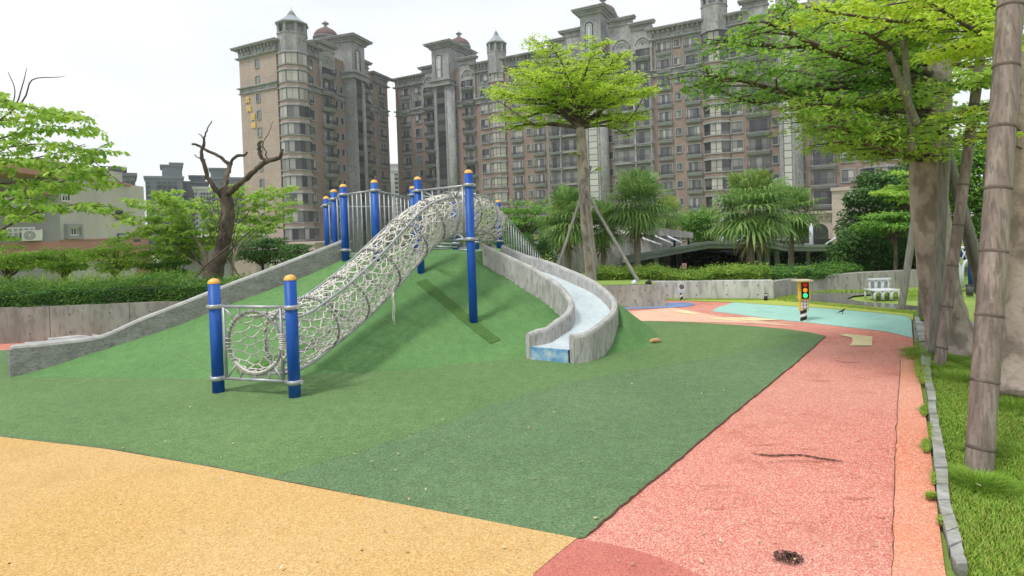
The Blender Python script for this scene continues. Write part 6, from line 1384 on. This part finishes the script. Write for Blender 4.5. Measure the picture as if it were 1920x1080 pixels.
# ---- fan palms ----
def palm(label, px, py, rpx, D, base_py, nleaf=34, yellow=.15, seed=0):
    r_ = random.Random(seed); t = tree_obj('fan_palm', label, 'palm tree', 'fan palms behind the hedge'); c = W(px, py, D); k = D/1060; Rr = rpx*k*1.18
    base = W(px-1, base_py, D); g = MB(); n = 16
    g.tube([base.lerp(c, i/n) for i in range(n+1)], [Rr*.070*(1.15 if i % 2 else 1.0)*(1.2-.25*i/n) for i in range(n+1)], 10); g.build('trunk', M['palm_bark'], t)
    cr_, dead = MB(), MB()
    def fan(g, o, az, el, pet, L_, nseg, mi=0, droop=.5):
        d = Vector((math.cos(az)*math.cos(el), math.sin(az)*math.cos(el), math.sin(el))); h = o+d*pet+Vector((0,0,-.08*pet)); g.tube([o, o+d*pet*.5+Vector((0,0,.02)), h], [.012,.010,.007], 4, mi, caps=False)
        sd = d.cross(Vector((0,0,1))); sd = sd.normalized() if sd.length > .05 else Vector((1,0,0)); upv = sd.cross(d).normalized()
        for i in range(nseg):
            a = (i/(nseg-1)-.5)*R(250); L2 = L_*(1-.28*abs(i/(nseg-1)-.5)*2)*r_.uniform(.88,1.08)
            u_ = (d*math.cos(a)+sd*math.sin(a)+upv*.15*abs(math.sin(a))).normalized(); w = L2*.042; pv_ = u_.cross(upv).normalized()*w
            a1 = h+u_*L2*.60+Vector((0,0,-L2*.04)); a2 = a1+u_*L2*.22+Vector((0,0,-L2*(.04+.09*droop))); a3 = a2+u_*L2*.06+Vector((0,0,-L2*(.12+.18*droop)*r_.uniform(.5,1.3)))
            g.add([h-pv_*.2,h+pv_*.2,a1+pv_,a1-pv_,a2+pv_*.7,a2-pv_*.7,a3], [(0,1,2,3),(3,2,4,5),(5,4,6)], mi)
    for i in range(nleaf):
        az = i*2.399+r_.uniform(-.2,.2); f = i/nleaf; el = R(82-128*f+r_.uniform(-14,14)); pet = Rr*r_.uniform(.34,.58); yl = 1 if r_.random() < yellow and f < .35 else 0
        fan(cr_, c+Vector((0,0,Rr*.10)), az, el, pet, Rr*r_.uniform(.52,.68), 19, yl, .25+.75*f)
    for i in range(8): fan(dead, c-Vector((0,0,Rr*.25)), i*2.1, R(-68+r_.uniform(-10,8)), Rr*.35, Rr*.42, 9, 0, 1.0)
    [fan(cr_, c-Vector((0,0,Rr*.05)), r_.uniform(0,6.3), R(r_.uniform(-60,-15)), Rr*r_.uniform(.3,.5), Rr*.5, 17, 0, .8) for _ in range(nleaf//5)]
    cr_.build('crown', [M['lf_palm'],M['lf_palm_y']], t); dead.build('dead_skirt', M['lf_dead'], t)
palm('full fan palm standing left of the pavilion roof', 1196, 385, 62, 15.2, 530, 46, .05, 1)
palm('largest fan palm with yellowish heart in front of the pavilion columns', 1408, 398, 76, 15.0, 530, 54, .30, 2)
palm('fan palm half hidden behind the largest palm on its right', 1484, 398, 52, 16.5, 530, 40, .1, 3)
palm('fan palm just left of the umbrella tree trunk', 1066, 415, 60, 15.6, 530, 50, .08, 4)
palm('shorter fan palm just right of the umbrella tree trunk', 1132, 430, 48, 16.0, 530, 38, .0, 5)
palm('small fan palm behind the first palm over the concrete beam', 1252, 405, 38, 22, 500, 26, .3, 6)
palm('small distant fan palm above the pavilion roof', 1330, 425, 38, 24, 500, 26, .2, 7)

# ---- hedges ----
def hedge(label, a, b, z0, z1, th, mat, n, ls, name='hedge'):
    """clipped hedge: inner box coloured as the shade between leaves, leaves over its whole surface; a-b is the front line in plan"""
    root = thing(name, label, 'hedge'); a, b = Vector(a), Vector(b); t = (b-a).normalized(); nn = Vector((-t.y, t.x)); ln = (b-a).length
    g = MB(); q = (a+b)/2+nn*(th/2); g.box((q.x,q.y,(z0+z1)/2-.03),(ln-.1,th-.12,z1-z0-.12),ax=(t.x,t.y)); g.build('shaded_core', M['core'], root)
    lv = MB(); hh = z1-z0
    for _ in range(n):
        s_ = rn.random()*ln; bump = .05*math.sin(s_*2.3)+.035*math.sin(s_*5.1+1)+.02*math.sin(s_*11)
        if rn.random() < .55: d = -abs(rn.gauss(0,.02))-.02+bump*.6; z = z0+rn.random()*(hh+bump); dz = 0
        else: d = rn.random()*th; z = z1+bump+rn.gauss(0,.02)+(rn.random()**6)*.12
        p = a+t*s_+nn*d; leaf(lv, p.x, p.y, z, ls, droop=.0, tilt=.8)
    lv.build('leaves', M[mat], root); return root
wn = Vector((-dl.y, dl.x)); ha = wl0+wn*.12-dl*4; hb = wl0+dl*4.6+wn*.12
hedge('clipped dark green hedge on top of the left retaining wall', ha, hb, zl-.03, W(200,532,9.6).z, .75, 'lf_hedge2', 26000, .042)
h1 = (c1-c0w).normalized(); hn = Vector((-h1.y,h1.x))
hedge('bright clipped hedge above the pale planter wall', c0w+hn*.25, c1+hn*.3, .30, W(1300,508,12.4).z, 1.0, 'lf_hedge', 26000, .05)
h2 = (c3-c1).normalized(); hn2 = Vector((-h2.y,h2.x))
hedge('darker clipped hedge following the angled grey wall', c1+hn2*.30+h2*.05, c3+hn2*.25+h2*.4, .28, W(1540,508,12.2).z, .8, 'lf_hedge2', 14000, .05)
hedge('rough low hedge in front of the sunken pavilion', W(1110,520,13.6).to_2d(), W(1480,510,13.4).to_2d(), .1, W(1300,510,13.8).z, .6, 'lf_hedge', 9000, .06)
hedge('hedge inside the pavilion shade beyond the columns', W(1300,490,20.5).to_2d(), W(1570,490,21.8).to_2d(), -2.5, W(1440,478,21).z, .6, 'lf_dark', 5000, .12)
# ---- grass: long leaves over the left hedge, lawn blades, tufts ----
def blade(g, x, y, z, h, lean, w, a=None, mi=0):
    a = rn.uniform(0,6.283) if a is None else a; b = a+1.5708+rn.uniform(-.4,.4); dx, dy = math.cos(a)*lean, math.sin(a)*lean; wx, wy = math.cos(b)*w, math.sin(b)*w; o = len(g.v)
    g.v += [(x-wx,y-wy,z),(x+wx,y+wy,z),(x+dx*.35+wx*.7,y+dy*.35+wy*.7,z+h*.6),(x+dx*.35-wx*.7,y+dy*.35-wy*.7,z+h*.6),(x+dx,y+dy,z+h*.93)]
    g.f += [(o,o+1,o+2,o+3),(o+3,o+2,o+4)]; g.m += [mi,mi]; g.sm += [False,False]
g = MB()
for _ in range(2600):
    s_ = rn.uniform(-3.5,3.0) if rn.random() < .8 else rn.uniform(3,4); p = wl0+dl*s_+wn*rn.uniform(.7,1.7); hh = rn.uniform(.16,.5)*(1 if s_ < 2.3 else .5)
    blade(g, p.x, p.y, zl, hh+.08, hh*rn.uniform(.3,1.1), .011)
tag(g.build('long_leaf_grass', M['blade']), 'tall arching grass growing behind the clipped left hedge', 'grass', kind='stuff')
g = MB(); lawn = []
def inpoly(x, y, P):
    c = False; j = len(P)-1
    for i in range(len(P)):
        if (P[i][1] > y) != (P[j][1] > y) and x < (P[j][0]-P[i][0])*(y-P[i][1])/(P[j][1]-P[i][1])+P[i][0]: c = not c
        j = i
    return c
LP = [tuple(p.to_2d()) for p in [kr[i] for i in range(len(kr)) if kr[i].y < 6.6]]; LP = [(G(1762,664).x, G(1762,664).y)]+LP+[(4.2,.9),(6.5,6.9)]
cnt = 0
while cnt < 85000:
    x, y = rn.uniform(1.7,6), 1.2+rn.random()**1.5*5.8
    if not inpoly(x, y, LP) or x/y > 1.0: continue
    cnt += 1; u = math.sin(x*2.1+y*1.3)+math.sin(x*.9-y*2.2); h = rn.uniform(.004,.020)*(1+.3*u); blade(g, x, y, -.03, h+.03, h*1.1, .0022+.0007*y, mi=1 if rn.random() < .22+.12*u else 0)
# mounds of soft grass
def tuft(px, py, r_, h, n, mi=0):
    c = G(px, py)
    for _ in range(n):
        a = rn.uniform(0,6.283); q = r_*math.sqrt(rn.random()); q *= 1.25; k = max(0, 1-(q/r_/1.25)**1.3)
        blade(g, c.x+math.cos(a)*q, c.y+math.sin(a)*q, -.025+.25*h*k, h*rn.uniform(.25,.95)*(.3+.7*k)+.02, h*rn.uniform(.3,1.2), .0026, a+rn.gauss(0,.5), mi)
for q in ((1835,905,.15,.085,2600),(1762,690,.16,.09,2200),(1748,672,.22,.10,2400),(1725,660,.14,.08,1300),(1790,705,.22,.07,2000),(1832,712,.18,.06,1500),(1905,760,.24,.08,2600),(1840,845,.10,.06,900),(1735,700,.10,.05,700),(1728,770,.05,.03,300),(1735,840,.06,.03,350),(1745,938,.05,.025,260),(1860,690,.25,.06,1500),(1783,960,.06,.03,300),(1930,850,.2,.05,900)): tuft(*q)
for px, py, w_, h_, n in ((1730,690,14,34,2600),(1722,655,8,14,700),(1733,775,7,10,350),(1737,842,8,12,450),(1746,938,9,5,300),(1752,905,5,10,200),(1765,985,5,6,160),(1740,720,6,8,300),(1745,815,4,14,200)):
    for _ in range(n):
        a = rn.uniform(0,6.283); q = math.sqrt(rn.random()); c = G(px+math.cos(a)*q*w_, py+math.sin(a)*q*h_); blade(g, c.x, c.y, .02, rn.uniform(.01,.03), .02, .003, mi=1 if rn.random() < .3 else 0)
tag(g.build('lawn_grass', [M['blade'],M['blade_dry']]), kind='stuff')
g = MB()     # fringe along the walls and the dry strip
for _ in range(9000):
    px, py = rn.uniform(1240,1720), 0; a = (px-1240)/480; c = G(px, 560.5+rn.random()**1.3*2+max(0,a-.45)*44+rn.uniform(-1,5)*a); h = rn.uniform(.01,.035); blade(g, c.x, c.y, 0, h, h*.6, .006, mi=1 if rn.random() < .5 else 0)
for _ in range(7000):
    px = rn.uniform(1455,1740); py = rn.uniform(545,561); c = G(px, py); 
    if 1490 < px < 1640 and 549 < py < 562: continue
    h = rn.uniform(.02,.05); blade(g, c.x, c.y, 0, h, h*.6, .007, mi=1 if rn.random() < .25 else 0)
for _ in range(1500):
    c = G(rn.uniform(1714,1762), rn.uniform(588,600)); h = rn.uniform(.02,.05); blade(g, c.x, c.y, 0, h, h*.6, .006, mi=0)
tag(g.build('verge_grass', [M['blade'],M['blade_dry']]), kind='stuff')
# fallen leaves and crumbs
M['litter'] = leafmat('fallen leaf', (.30,.20,.07), (.50,.38,.16), (.66,.60,.46), .1)
g = MB()
for _ in range(520):
    px, py = rn.uniform(0,1900), 700+rn.random()**.7*380; c = G(px, py)
    if px > 1700 and rn.random() < .3: continue
    leaf(g, c.x, c.y, .022 if px < 1740 else .03, .011 if rn.random() < .85 else .026, droop=0, tilt=.2)
tag(g.build('leaf_litter', M['litter']), kind='stuff')

# ---- thin damp air ----
g = MB(); g.bb(-400,400,-30,420,-5.0,60); hz = g.build('haze', bpy.data.materials.new('haze')); hz['kind'] = 'stuff'
m = hz.data.materials[0]; m.use_nodes = True; nt_ = m.node_tree; nt_.nodes.clear(); o_ = nt_.nodes.new('ShaderNodeOutputMaterial'); v_ = nt_.nodes.new('ShaderNodeVolumePrincipled'); v_.inputs['Density'].default_value = .0005; v_.inputs['Color'].default_value = (.92,.95,1,1); nt_.links.new(v_.outputs[0], o_.inputs['Volume'])
